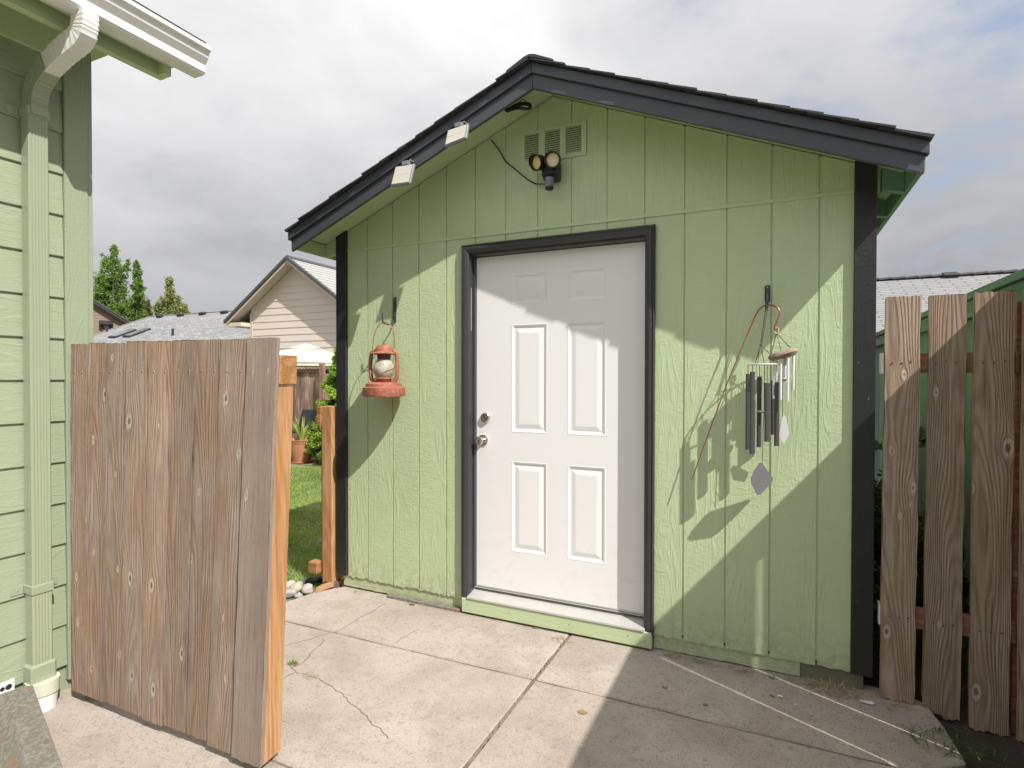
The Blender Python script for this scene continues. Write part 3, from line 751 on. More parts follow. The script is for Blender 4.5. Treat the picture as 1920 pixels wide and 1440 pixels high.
cab = catmull([on(920, 262, 1, -.02), on(935, 280, 1, -.012), on(948, 302, 1, -.006), on(967, 318, 1, -.006), on(985, 333, 1, -.006), on(1003, 344, 1, -.010), on(1022, 345, 1, -.04)])
tag(tube('light_cable', cab, .0035, M_blackpl, None, 6), 'thin black cable drooping across the gable siding to the floodlight', 'cable')
bt = thing('cable_bundle', tuple(on(975, 200, 1, -.16)), 'tangled bundle of black cable tied under the roof peak', 'cable')
for k in range(5):
    p = [on(948+J(3), 207+J(2), 1, -.20), on(960, 201+J(3), 1, -.18), on(975, 196+J(4), 1, -.16), on(994+J(2), 198+J(4), 1, -.14), on(990+J(3), 204+J(2), 1, -.14), on(970, 203+J(3), 1, -.17), on(950, 209+J(2), 1, -.20)]
    tube('cable_loop', catmull(p, 5), .0042, M_blackpl, bt, 6)
tube('cable_loop', catmull([on(972, 197, 1, -.16), on(978, 187, 1, -.15), on(985, 189, 1, -.14), on(990, 198, 1, -.14)], 5), .0022, M_blackpl, bt, 6)
tube('cable_tie', [on(972, 199, 1, -.16), on(973, 190, 1, -.16)], .0025, M_blackpl, bt, 6)

def solar(tl, tr, br, bl, v, label):
    P = [on(*p, 1, v) for p in (bl, br, tr, tl)]
    # tilt: bottom edge nearer the camera
    P[0].y -= .035; P[1].y -= .035
    c = sum(P, Vector())/4
    t = thing('solar_light_panel', tuple(c), label, 'solar panel', 'solar panels clipped to the left roof edge')
    nrm = (P[1]-P[0]).cross(P[3]-P[0]).normalized()
    if nrm.y > 0: nrm = -nrm
    hexbox('panel_frame', P, [p-nrm*.018 for p in P], M_greypl, t, bevel=.003)
    Q = [c+(p-c)*.87+nrm*.0012 for p in P]
    hexbox('solar_cell', Q, [p+nrm*.002 for p in Q], M_solar, t, bevel=0)
    m = (Q[2]+Q[3])/2*.5+(Q[0]+Q[1])/2*.5
    hexbox('cell_line', [c+(Q[0]-c)*.98*1+(Q[3]-Q[0])*.5+nrm*.0022, c+(Q[1]-c)*.98+(Q[2]-Q[1])*.5+nrm*.0022, c+(Q[1]-c)*.98+(Q[2]-Q[1])*.51+nrm*.0022, c+(Q[0]-c)*.98+(Q[3]-Q[0])*.51+nrm*.0022],
           [c+(Q[0]-c)*.98+(Q[3]-Q[0])*.5+nrm*.003, c+(Q[1]-c)*.98+(Q[2]-Q[1])*.5+nrm*.003, c+(Q[1]-c)*.98+(Q[2]-Q[1])*.51+nrm*.003, c+(Q[0]-c)*.98+(Q[3]-Q[0])*.51+nrm*.003], M_whitegut, t, bevel=0)
    tm = (P[2]+P[3])/2
    boxes('clip', [(tm.x-.02, tm.x+.025, tm.y-.004, tm.y+.028, tm.z-.002, tm.z+.022)], M_greypl, t, bevel=.003)
    tube('bracket', [tm+Vector((.005, .012, .01)), tm+Vector((.03, .02, .03)), tm+Vector((.04, .034, .02))], .006, M_metal, t, 8)
solar((741, 312), (777, 306), (775, 347), (739, 352), -.335, 'square beige-faced solar panel hanging from the roof edge, the lower one nearer the eave')
solar((839, 244), (878, 231), (880, 263), (839, 279), -.335, 'square beige-faced solar panel tilted on the roof edge, the upper one nearer the gable vent')

# ------------------------------------------------------------------ lantern and hook
def hook_plate(x, z0, z1, label, out=.11):
    t = thing('wall_hook', (x, 0, z1), label, 'hook')
    box('plate', (x-.012, x+.012, -.008, -.0008, z0, z1), M_darkmetal, t, bevel=.003)
    V, Fc = [], []
    pts = [Vector((x+.004*sin(i*1.3), -.0125, z1-.035-(z1-z0-.05)*i/26)) for i in range(27)]
    tube('twist', [p+Vector((.004*cos(i*1.5), 0.0, 0)) for i, p in enumerate(pts)], .0042, M_darkmetal, t, 6)
    for zz_ in (z1-.012, z0+.012): lathe('screw', [(.004, 0), (.003, .003)], (x, -.0082, zz_), M_metal, t, 8, R=RY)
    tube('hook_arm', catmull([(x, -.010, z0+.02), (x, -.016, z0-.008), (x, -.03, z0-.020), (x, -.06, z0-.022), (x, -out+.01, z0-.018), (x, -out, z0+.0), (x, -out-.002, z0+.045)], 5), .0045, M_darkmetal, t, 8)
    return t
hook_plate(.249, 1.795, 1.955, 'dark twisted iron hook holding the rusty lantern left of the door', .13)
LX, LY = .262, -.135
la = thing('hurricane_lantern', (LX, LY, 1.315), 'rusty red hurricane lantern with cloudy glass globe hanging left of the door', 'lantern')
Lc = Vector((LX, LY, 0))
base = lathe('fuel_base', [(.10, 1.322), (.128, 1.318), (.132, 1.328), (.130, 1.372), (.122, 1.377), (.112, 1.379), (.110, 1.395), (.100, 1.403), (.04, 1.408)], Lc, M_rust, la, 36)
lathe('filler_cap', [(.028, 1.396), (.030, 1.402), (.026, 1.407), (.01, 1.408)], Lc+Vector((-.052, -.05, 0)), M_rust, base, 16)
lathe('burner', [(.040, 1.407), (.046, 1.415), (.048, 1.425), (.060, 1.428), (.058, 1.434), (.040, 1.436)], Lc, M_rust, la)
lathe('glass_globe', [(.040, 1.434), (.052, 1.446), (.062, 1.468), (.065, 1.490), (.061, 1.512), (.050, 1.535), (.042, 1.548), (.036, 1.548), (.044, 1.532), (.056, 1.508), (.059, 1.488), (.056, 1.468), (.047, 1.449), (.036, 1.440)], Lc, M_glass, la, 32)
lathe('chimney', [(.044, 1.538), (.040, 1.552), (.043, 1.575), (.048, 1.584), (.040, 1.584)], Lc, plain('scorched_brown_enamel', (.13, .06, .05), .6), la)
hd = lathe('hood', [(.045, 1.583), (.080, 1.580), (.083, 1.584), (.066, 1.592), (.060, 1.596), (.057, 1.612), (.050, 1.615), (.047, 1.630), (.040, 1.637), (.012, 1.640)], Lc, M_rust, la, 32)
lathe('lift_ring', [(.008, 1.640), (.010, 1.648), (.004, 1.652)], Lc+Vector((.004, 0, 0)), M_rust, hd, 10)
dirx = Vector((.93, .34, 0)).normalized()
for s in (-1, 1):
    p = [Lc+dirx*s*.060+Vector((0, 0, 1.600)), Lc+dirx*s*.076+Vector((0, 0, 1.592)), Lc+dirx*s*.083+Vector((0, 0, 1.56)), Lc+dirx*s*.086+Vector((0, 0, 1.50)), Lc+dirx*s*.082+Vector((0, 0, 1.44)), Lc+dirx*s*.07+Vector((0, 0, 1.412)), Lc+dirx*s*.05+Vector((0, 0, 1.40))]
    tube('side_tube', catmull(p, 4), .0125, M_rust, la, 10)
tube('guard_wire', [Lc+Vector((.068*cos(a), .068*sin(a), 1.478+.022*sin(a+.6))) for a in np.linspace(0, 2*pi, 26)], .0016, M_rust, la, 6)
hkx = Vector((.249, -.115, 1.776))
bail = []
for k in range(15):
    a = pi*k/14; bail.append(Lc+dirx*(cos(a)*.068)+Vector((0, 0, 1.66+sin(a)*.122))+Vector((0, .010*sin(a), 0)))
bail = [Lc+dirx*.072+Vector((0, 0, 1.600))]+bail+[Lc-dirx*.072+Vector((0, 0, 1.600))]
tube('bail_handle', catmull(bail, 3), .0024, M_copper, la, 6)

# ------------------------------------------------------------------ wind chimes
hook_plate(2.447, 1.805, 1.885, 'dark iron wall hook holding the wind chimes right of the door', .10)
ch = thing('wind_chime', (2.437, -.105, 1.0), 'wind chime of six charcoal tubes with a grey diamond sail', 'wind chime')
CCx, CCy, CCz = 2.437, -.105, 1.500
ringR = .072
tube('top_ring', [Vector((CCx+ringR*cos(a), CCy+ringR*sin(a), CCz)) for a in np.linspace(0, 2*pi, 26)], .0034, M_silver, ch, 6)
tb = [(1403, 701, 843), (1411, 697, 851), (1424, 706, 838), (1438.5, 718, 828), (1450, 713, 815), (1457, 717, 836)]
fr = [0, -1, 1, -1, 1, -.3]
for (px, pt, pb), f in zip(tb, fr):
    dx = (px-1431)*.00247; yy = f*sqrt(max(ringR**2-dx*dx, 0))
    P0 = on(px, pt, 1, CCy+yy); P1 = on(px, pb, 1, CCy+yy)
    xx, z1, z0 = P0.x, P0.z, P1.z
    V, Fc = [], []
    tbm = lathe('chime_tube', [(.0085, z0+.01), (.0085, z0), (.0112, z0), (.0112, z1), (.0085, z1), (.0085, z1-.01)], (xx, CCy+yy, 0), M_tube, ch, 16)
    ra = atan2(yy, xx-CCx)
    tube('string', [Vector((CCx+ringR*cos(ra), CCy+ringR*sin(ra), CCz)), Vector((xx, CCy+yy, z1-.012))], .0016, M_string, ch, 5)
knot = Vector((2.420, -.095, 1.592))
for a in (.2, 2.2, 4.3): tube('string', [knot, Vector((CCx+ringR*cos(a), CCy+ringR*sin(a), CCz))], .0018, M_string, ch, 5)
lathe('knot', [(.001, -.006), (.006, -.002), (.006, .003), (.001, .007)], knot, M_string, ch, 8)
tube('string', [knot, Vector((2.445, -.075, 1.79))], .003, M_string, ch, 6)
tube('string', [knot+Vector((.006, 0, 0)), Vector((2.452, -.070, 1.79))], .0016, M_string, ch, 5)
lathe('clapper', [(.030, -.005), (.034, 0), (.030, .005)], (CCx, CCy, on(1428, 772, 1, CCy).z), M_greypl, ch, 20)
top_s = on(1429, 866, 1, CCy)
tube('string', [Vector((CCx, CCy, CCz-.0)), Vector((CCx, CCy, 1.3)), top_s], .0016, M_string, ch, 5)
tube('string', [knot, Vector((CCx, CCy, CCz))], .0016, M_string, ch, 5)
def sail(name, outline, c0, slope, thick, mat, parent):
    n0 = Vector((slope, -1, -.2)).normalized(); c0 = Vector(c0); Q = []
    for x, y in outline:
        d = Vector(FW*F+RT*(x-960)+UP*(720-y)); o_ = Vector(CAM); Q.append(o_+d*((c0-o_).dot(n0)/d.dot(n0)))
    n = len(Q); V = Q+[p-n0*thick for p in Q]
    Fc = [tuple(range(n)), tuple(range(2*n-1, n-1, -1))]+[(i, (i+1) % n, (i+1) % n+n, i+n) for i in range(n)]
    return mk(name, V, Fc, mat, parent)
sail('sail', [(1429, 867), (1434, 875), (1449, 896), (1449.5, 900), (1440, 913), (1425, 928), (1420, 928), (1410, 907), (1408.5, 897), (1414, 884), (1424, 869)], (2.431, -.10, .96), 1.05, .003, M_sail, ch)

sc2 = thing('wind_chime', (2.515, -.11, 1.1), 'small wind chime of pale tubes under a driftwood disc with white sail', 'wind chime')
dc = on(1468, 664, 1, -.115)
Rt = Euler((0, radians(-17), 0)).to_matrix()
V, Fc = lathe_geo([(.02, -.019), (.050, -.017), (.064, -.003), (.062, .008), (.05, .015), (.02, .017)], dc, 22, Rt)
V = [v+(v-dc)*.06*sin(5*atan2((v-dc).y, (v-dc).x)) for v in V]
disc = mk('wooden_disc', V, Fc, M_drift, sc2, smooth=True)
for (px, pt, pb, off) in [(1464, 668, 750, -.03), (1477.5, 664, 752, -.035), (1487.5, 664, 731, 0), (1455, 672, 728, .0), (1472, 668, 716, .035), (1451, 676, 748, .03)]:
    a = on(px, pt, 1, dc.y+off); b_ = on(px, pb, 1, dc.y+off)
    lathe('chime_tube', [(.006, b_.z), (.0062, b_.z+.001), (.0062, a.z), (.005, a.z)], (a.x, a.y, 0), M_silver, sc2, 12)
    tube('string', [a, Vector((a.x, a.y, dc.z+.3*(a.x-dc.x)))], .0014, M_string, sc2, 5)
kn2 = on(1456, 625, 1, -.095)
for q in (on(1446, 663, 1, -.115), on(1464, 656, 1, -.15), on(1480, 651, 1, -.09), on(1482, 652, 1, -.13)): tube('string', [kn2, q], .0016, M_string, sc2, 5)
lathe('clapper', [(.016, -.008), (.022, 0), (.016, .008)], on(1470, 711, 1, dc.y), M_drift, sc2, 14)
tube('string', [dc, Vector((dc.x, dc.y, on(1470, 780, 1, dc.y).z))], .0014, M_string, sc2, 5)
sail('sail', [(1471, 779), (1474, 783), (1480, 812), (1479, 816), (1470, 833), (1461, 818), (1461, 814), (1466, 785), (1469, 780)], (2.52, -.10, 1.2), .3, .003, M_pvc, sc2)
tube('hanging_ring', [kn2+Vector((.009*cos(a), 0.002*sin(a), .012+.014*sin(a))) for a in np.linspace(0, 2*pi, 16)], .003, M_tie, sc2, 6)
rod = [on(1458, 615, 1, -.095), on(1453, 619, 1, -.095), on(1453, 612, 1, -.095), on(1458, 599, 1, -.093), on(1462, 588, 1, -.09), on(1460, 580, 1, -.088), on(1452, 574, 1, -.085), on(1440, 572, 1, -.082), on(1428, 576, 1, -.08), on(1418, 589, 1, -.078), on(1408, 612, 1, -.076), on(1370, 702, 1, -.072), on(1333, 800, 1, -.068), on(1297, 900, 1, -.062)]
rd = thing('copper_garden_hook', tuple(rod[7]), 'thin copper-red shepherd hook rod slung over the right wall hook', 'garden hook')
rp = catmull(rod, 6); tube('rod', rp, .0033, M_copper, rd, 8, scales=[1.25 if i < 62 else .8 for i in range(len(rp))])
hp = on(1438, 566, 1, -.085)
boxes('clamp', [(hp.x-.007, hp.x+.007, hp.y-.008, hp.y+.014, hp.z-.028, hp.z+.035)], M_darkmetal, rd, bevel=.002)

# ================================================================== OPEN GATE
gate = thing('wooden_gate', (.1, -1.5, 0), 'open weathered grey-brown cedar plank gate leaning beside the house', 'gate')
gd = Vector((.993, .121, 0)).normalized()
T0 = Vector((-.406, -1.528, 1.588)); B0 = Vector((-.345, -1.567, .050)); bd_ = Vector((1, .012, -.012))
Te = [.985*q for q in (0, .107, .223, .344, .475, .604, .735, .867, 1.011, 1.160)]  # gate scaled about the camera: corner points above, lengths here and in along()
nrmg = Vector((.10, -1, 0)).normalized()
GK = [(200,669,9),(188,740,13),(170,825,11),(230,792,15),(280,798,6),(393,748,13),(421,853,10),(210,889,7),(160,973,5),(172,1035,8),(144,1080,11),(147,1165,11),(217,1068,8),(239,1087,14),(277,1098,14),(343,1052,10),(352,927,8),(443,933,9),(335,1228,13),(223,1228,9),(247,1267,13),(287,1290,13),(170,1253,10),(408,1160,7),(418,1270,8)]
gn0 = bd_.cross(T0-B0).normalized()
KN = []
for px, py, sz in GK:
    d = Vector(FW*F+RT*(px-960)+UP*(720-py)); c = Vector(CAM); P = c+d*((B0-c).dot(gn0)/d.dot(gn0)); f = (P.z-B0.z)/(T0.z-B0.z)
    KN.append(((P-B0.lerp(T0, f)).dot(gd)/(1+.015*(1-f)), f, sz*.00085))
for i in range(9):
    a, b = Te[i], Te[i+1]; last = i == 8
    gp = .0022
    ta, tb_ = T0+gd*(a+gp), T0+gd*(b-gp); ba, bb = B0+bd_*(a*1.015+gp), B0+bd_*(b*1.015-gp)
    dzt = J(.005) if not last else .006; dzb = J(.005)
    off = nrmg*(.016 if last else J(.004)); th = nrmg*-.018
    tl, tr_ = J(.003), J(.003)
    for v_ in (ta, tb_): v_.z += dzt*.6
    for v_ in (ba, bb): v_.z += dzb
    wb = (b-a)-2*gp; ph_ = random.random()*6
    def corner(x, f, ba=ba, bb=bb, ta=ta, tb_=tb_, wb=wb, off=off, ph_=ph_, i=i):
        q = x/wb; p = ba.lerp(bb, q).lerp(ta.lerp(tb_, q), f)+off
        cup = (q-.5)**2*.004*(1 if i % 2 else -1)
        p = p+nrmg*(cup+.0008*sin(f*5+ph_))
        if f < .001: p.z += .0012*sin(q*14+ph_)+.0008*sin(q*31)
        if f > .999: p.z += .0012*sin(q*19+ph_)
        if q < .001 or q > .999: p = p+gd*(.0012*sin(f*23+ph_)+.0008*sin(f*57+ph_*2))
        return p
    kn = [((s_-a-gp), f*1.54, r_) for s_, f, r_ in KN if a-.004 < s_ < b+.004]
    kn += [(wb*q, 1.54*.915, .0042) for q in (.25, .75)]
    grainboard('board', corner, wb, 1.54, th, M_gateG if last else M_gateF, gate, kn, label='paler grey-brown edge board' if last else None, ka=random.uniform(500, 1300), xc=None if not last else -.5*wb)
    if not last:
        for q in (.25, .75):
            p = (ba.lerp(ta, .915)).lerp(bb.lerp(tb_, .915), q)+off+nrmg*.0012
            lathe('nail_head', [(.0034, 0), (.0028, .0014)], p, M_darkmetal, gate, 6, R=aim(nrmg))
gn = (B0+bd_-B0).cross(T0-B0).normalized()
if gn.y > 0: gn = -gn
def ongate(px, py, lift=.0035):
    d = Vector(FW*F+RT*(px-960)+UP*(720-py)); c = Vector(CAM); return c+d*((B0-c).dot(gn)/d.dot(gn))+gn*lift
# frame behind the boards: stile, rails
def along(a, z, back):
    a *= .985; f = (z-.05)/1.538; p = (B0+bd_*(a*1.015)).lerp(T0+gd*a, f); p.z = z; return p+nrmg*-back
def gbar(nm, a0, a1, z0, z1, k0, k1, mat):
    hexbox(nm, [along(a0, z0, k0), along(a1, z0, k0), along(a1, z0, k1), along(a0, z0, k1)], [along(a0, z1, k0), along(a1, z1, k0), along(a1, z1, k1), along(a0, z1, k1)], mat, gate, bevel=.003)
gbar('stile', 1.075, 1.152, .03, 1.400, .006, .098, M_orange)
gbar('stile', .02, .10, .03, 1.40, .021, .11, M_orange)
gbar('rail', .105, 1.070, 1.30, 1.39, .021, .06, M_orangeX)
gbar('rail', .105, 1.070, .20, .29, .021, .06, M_orangeX)
gbar('rail_end', 1.070, 1.160, 1.408, 1.525, .006, .104, M_orangeX)

# latch post beside the shed corner
lp = thing('latch_post', (-.30, .06, 0), 'orange cedar gate latch post fixed to the left corner of the shed', 'post')
box('post', (-.336, -.2475, -.040, .048, .02, 1.238), M_orange, lp, bevel=.004)
box('stop_board', (-.362, -.3365, -.020, .030, .05, 1.10), M_orange, lp, bevel=.003)
box('latch_block', (-.374, -.3365, -.050, .040, 1.1005, 1.233), M_orangeX, lp, bevel=.003)
box('stub', (-.430, -.352, -.075, -.006, .085, .165), M_orangeX, lp, bevel=.004)
lathe('post_foot', [(.06, -.05), (.058, .036)], (-.29, .01, 0), M_bark, lp, 10)
wl, wr = G(592, 1112, 0), G(641, 1096, 0)
hexbox('wood_offcut', [wl, wr, wr+Vector((-.01, .06, 0)), wl+Vector((-.01, .06, 0))], [v_+Vector((0, 0, .036)) for v_ in (wl, wr, wr+Vector((-.01, .06, 0)), wl+Vector((-.01, .06, 0)))], M_offcut, None, bevel=.003)
tag(bpy.data.objects['wood_offcut'], 'short pink-brown wood offcut lying at the foot of the latch post', 'wood block')
# river stones at the slab edge
sps = [(541, 1112, .040, 1, 'rounded grey river stone beside the gate edge, lowest of the stones'), (557, 1101, .048, 3, 'large tan river stone in the middle of the stones at the lawn edge'), (575, 1104, .040, 0, 'pale river stone in front of the dark stones near the wood offcut'),
       (543, 1096, .036, 0, 'pale river stone against the lawn, leftmost of the back row'), (572, 1090, .030, 1, 'small pale grey stone between the lawn and the tan stone'), (586, 1090, .040, 2, 'dark brown stone left of the post foot'), (598, 1086, .034, 2, 'dark stone touching the foot of the latch post'), (560, 1115, .026, 1, 'small grey stone at the front edge of the stones')]
def rock(c, r, mat, name, parent=None, sq=.72):
    bm = bmesh.new(); bmesh.ops.create_icosphere(bm, subdivisions=3, radius=1)
    s1, s2, s3 = random.random()*6, random.random()*6, random.random()*6
    ax = (random.uniform(.9, 1.3), random.uniform(.8, 1.05), sq)
    for v_ in bm.verts:
        k = 1+.13*sin(3*v_.co.x+s1)+.12*sin(4*v_.co.y+s2)+.1*sin(3.3*v_.co.z+s3)+.03*sin(9*v_.co.x+7*v_.co.y+s2)
        v_.co = Vector((v_.co.x*ax[0], v_.co.y*ax[1], v_.co.z*ax[2]))*k*r
    rz = Matrix.Rotation(random.random()*3, 3, 'Z')
    for v_ in bm.verts: v_.co = rz @ v_.co
    me = bpy.data.meshes.new(name); bm.to_mesh(me); bm.free()
    for p in me.polygons: p.use_smooth = True
    return link(name, me, mat, parent, c)
for (px, py, r, mi, lb) in sps:
    c = G(px, py, -.012); c.z = -.03+r*.45
    tag(rock(c, r, M_st[mi], 'river_stone'), lb, 'stone', 'river stones at the lawn edge')
lc = on(607, 1016, 1, .12)
gl = thing('garden_light', (lc.x, lc.y, -.05), 'small grey mushroom-shaped garden light half hidden behind the latch post', 'garden light')
lathe('shade', [(.002, .028), (.022, .024), (.040, .010), (.046, 0), (.04, -.003)], lc, M_greypl, gl, 20)
tube('stem', [Vector((lc.x, lc.y, -.06)), Vector((lc.x, lc.y, lc.z))], .008, M_greypl, gl)

# grey metal strip by the wall base
s0, s1 = Vector((.20, -.012, 0)), Vector((.745, -.016, 0))
V, Fc = sweep_geo([s0+Vector((0, -.0, .012)), s1+Vector((0, 0, .010))], [(-.010, -.014), (.004, -.014), (.010, -.006), (.010, .006), (.004, .014), (-.010, .014)])
tag(mk('metal_strip', V, Fc, M_galv, None), 'narrow grey metal strip lying on the concrete against the skirt left of the step', 'metal strip')

# ================================================================== HOUSE (left)
HX = -.46  # house, eave, spout and bracket coordinates scaled about the camera, baked as plain values
house = thing('green_house', (-2, -3, 0), 'sage green lap-sided house corner with white gutter at the left edge', 'house')
ex = .186; zb0 = .1205
for k in range(16):
    z0 = zb0+ex*k; z1 = z0+ex+.012
    if z0 > 2.93: break
    prismY('lap_board', [(HX-.004, z0), (HX+.010, z0), (HX+.012, z0+.003), (HX+.0015, z1), (HX-.004, z1)], -4.6, -1.5330, M_lap, house) 
prismY('house_wall', [(-6, .0), (HX-.006, .0), (HX-.006, 3.0), (-3.2, 4.1), (-6, 3.0)], -9, -1.421, M_corner, house)
box('foundation', (HX-.04, HX-.008, -4.6, -1.445, -.06, .125), stone_mat('painted_foundation', (.30, .29, .27)), house, bevel=0)
box('corner_board', (HX-.004, HX+.022, -1.5316, -1.4346, .051, 2.96), M_corner, house, bevel=.003)
box('corner_board', (HX-.03, HX+.012, -1.4342, -1.4104, .051, 2.96), M_corner, house, bevel=.002)
# eave
EX = -.091
prismX('eave_soffit', [(-6, 3.09), (-6, 3.078), (-1.24, 3.078), (-1.24, 3.09)], -6, EX-.03, M_greenY, house)
box('fascia', (EX-.035, EX, -6, -1.238, 2.900, 3.06), M_greenY, house, bevel=.002)
box('sub_fascia', (EX-.118, EX-.080, -6, -1.238, 2.861, 3.06), M_greenY, house, bevel=.002)
box('frieze_board', (HX, HX+.02, -6, -1.5330, 2.86, 3.077), M_greenY, house, bevel=.002)
box('fascia_end', (EX-.0795, EX-.0355, -1.276, -1.240, 2.861, 3.06), M_green, house, bevel=.002)
prismY('roof_slab', [(EX+.02, 3.065), (EX+.02, 3.085), (-3.2, 4.29), (-6.3, 3.1), (-6.3, 3.08), (-3.2, 4.27)], -9.3, -1.10, M_shedsh, house)
# K-style gutter
gp_ = [(a+EX, 2.890+b*1.10) for a, b in [(.002, 0), (.068, 0), (.078, .010), (.078, .040), (.100, .065), (.108, .087), (.122, .093), (.124, .109), (.114, .111), (.113, .099), (.100, .095), (.092, .070), (.071, .043), (.071, .007), (.006, .007), (.006, .105), (.002, .105)]]
gut = prismY('gutter', gp_, -6, -1.150, M_whitegut, house)
prismY('gutter_end_cap', [(a, b) for a, b in gp_[:9]]+[(EX+.002, 3.010)], -1.1495, -1.148, M_whitegut, gut)
# downspout
dsp = None
fy0, fy1 = -1.6925, -1.621
def sprof(w_, d_, ribs=5):
    """closed profile: a=along Y (width), b=out (depth) ; ribs on the outer face"""
    P = [(-w_/2, -d_/2), (w_/2, -d_/2), (w_/2, d_/2-.006), (w_/2-.005, d_/2)]
    n = ribs
    for k in range(n):
        c = w_/2-.014-(w_-.028)*k/(n-1)
        P += [(c+.004, d_/2), (c+.0018, d_/2-.0022), (c-.0018, d_/2-.0022), (c-.004, d_/2)]
    P += [(-w_/2+.005, d_/2), (-w_/2, d_/2-.006)]
    return P
yc = (fy0+fy1)/2; w_, d_ = .074, .058; xo = HX+.022+d_/2
def spv(z, s=1): return [(xo+b*s, yc+a*s, z) for a, b in sprof(w_, d_)]
def sprism(nm, z0, z1, mat, parent, s=1.0):
    A = spv(z0, s); B = spv(z1, s); n = len(A)
    Fc = [tuple(range(n-1, -1, -1)), tuple(range(n, 2*n))]+[(i, (i+1) % n, (i+1) % n+n, i+n) for i in range(n)]
    return mk(nm, A+B, Fc, mat, parent)
dsp = sprism('downspout', .198, 2.565, M_spout, house)
box('spout_collar', (xo-d_/2-.006, xo+d_/2+.008, yc-.048, yc+.048, .101, .203), M_spout, dsp, bevel=.008)
for zz_, nm in ((.525, 'strap'), (2.565, 'strap')):
    box(nm, (xo-d_/2-.01, xo+d_/2+.004, yc-w_/2-.004, yc+w_/2+.004, zz_-.02, zz_+.02), M_spout, dsp, bevel=.003)
    for s in (-1, 1):
        a = yc+s*(w_/2+.0045); b = yc+s*(w_/2+.05)
        box('strap_ear', (HX+.0125, HX+.0155, min(a, b), max(a, b), zz_-.018, zz_+.018), M_spout, dsp, bevel=.001)
        lathe('screw', [(.005, 0), (.003, .003)], (HX+.0158, yc+s*(w_/2+.025), zz_), M_spout, dsp, 8, R=aim((1, 0, 0)))
def elbow(nm, path, mat, n=26):
    P = catmull(path, n//(len(path)-1)+1); pf = [(a, b) for b, a in [(q[0], q[1]) for q in sprof(w_+.006, d_+.004)]]
    sc = [1+.05*(i % 2) if .12 < i/len(P) < .9 else 1 for i in range(len(P))]
    V, Fc = sweep_geo(P, [(b_, a_) for a_, b_ in [(y_, x_) for y_, x_ in pf]], up=Vector((1, 0, .001)), scales=sc)
    return mk(nm, V, Fc, mat, dsp)
elbow('elbow', [(xo, yc, 2.551), (xo, yc, 2.614), (xo+.025, yc, 2.677), (xo+.09, yc, 2.7255), (xo+.13, yc, 2.745)], M_spout)
gx = EX+.052
elbow('elbow', [(xo+.115, yc, 2.738), (xo+.22, yc, 2.774), (gx-.03, yc, 2.803), (gx-.004, yc, 2.842), (gx, yc, 2.891)], M_whitegut)
# drain pipe into which the spout runs
dp = thing('drain_pipe', (xo, yc, 0), 'short white round drain pipe standing under the green downspout', 'drain pipe')
lathe('pipe', [(.045, -.02), (.055, .090), (.051, .090), (.045, .0)], (xo+.012, yc+.004, 0), M_pvc, dp, 28)
lathe('pipe_socket', [(.058, .072), (.060, .128), (.0565, .128)], (xo+.012, yc+.004, 0), plain('half_painted_pvc', (.6, .63, .5), .4), dp, 28)
# hinge bracket on the wall
hb = thing('gate_bracket', (HX+.02, -1.76, .10), 'pale galvanised steel bracket with round holes at the house foot', 'bracket')
box('plate', (HX+.014, HX+.020, -1.94, -1.733, .104, .158), M_whitegut, hb, bevel=.001)
for (yy, r_) in ((-1.776, .009), (-1.754, .012), (-1.82, .009)):
    lathe('hole', [(r_, 0), (r_*.9, .0012)], (HX+.0202, yy, .132), M_blackpl, hb, 14, R=aim((1, 0, 0)))
# steel channel leaning low in the corner
A_ = on(12, 1297, 2, .17); B_ = on(61, 1284, 2, .17); C_ = on(118, 1440, 2, .12); D_ = on(50, 1440, 2, .12)
E_ = on(-60, 1330, 2, .06); F_ = on(-30, 1440, 2, .03)
mc = thing('steel_channel', (A_.x, A_.y, 0), 'bent galvanised steel channel with an orange rust patch in front of the drain pipe', 'steel channel')
dn = Vector((0, 0, -.004))
hexbox('top_flange', [A_, B_, C_, D_], [p+dn for p in (A_, B_, C_, D_)], M_galv, mc, bevel=.001)
hexbox('side_flange', [A_, D_, F_, E_], [p+Vector((-.003, -.003, -.003)) for p in (A_, D_, F_, E_)], M_galv, mc, bevel=0)
hexbox('inner_flange', [B_+Vector((0, 0, -.005)), C_+Vector((0, 0, -.005)), Vector((C_.x+.02, C_.y, .0)), Vector((B_.x+.01, B_.y, .0))], [p+Vector((-.003, -.001, 0)) for p in (B_+Vector((0, 0, -.005)), C_+Vector((0, 0, -.005)), Vector((C_.x+.02, C_.y, .0)), Vector((B_.x+.01, B_.y, .0)))], M_galv, mc, bevel=0)

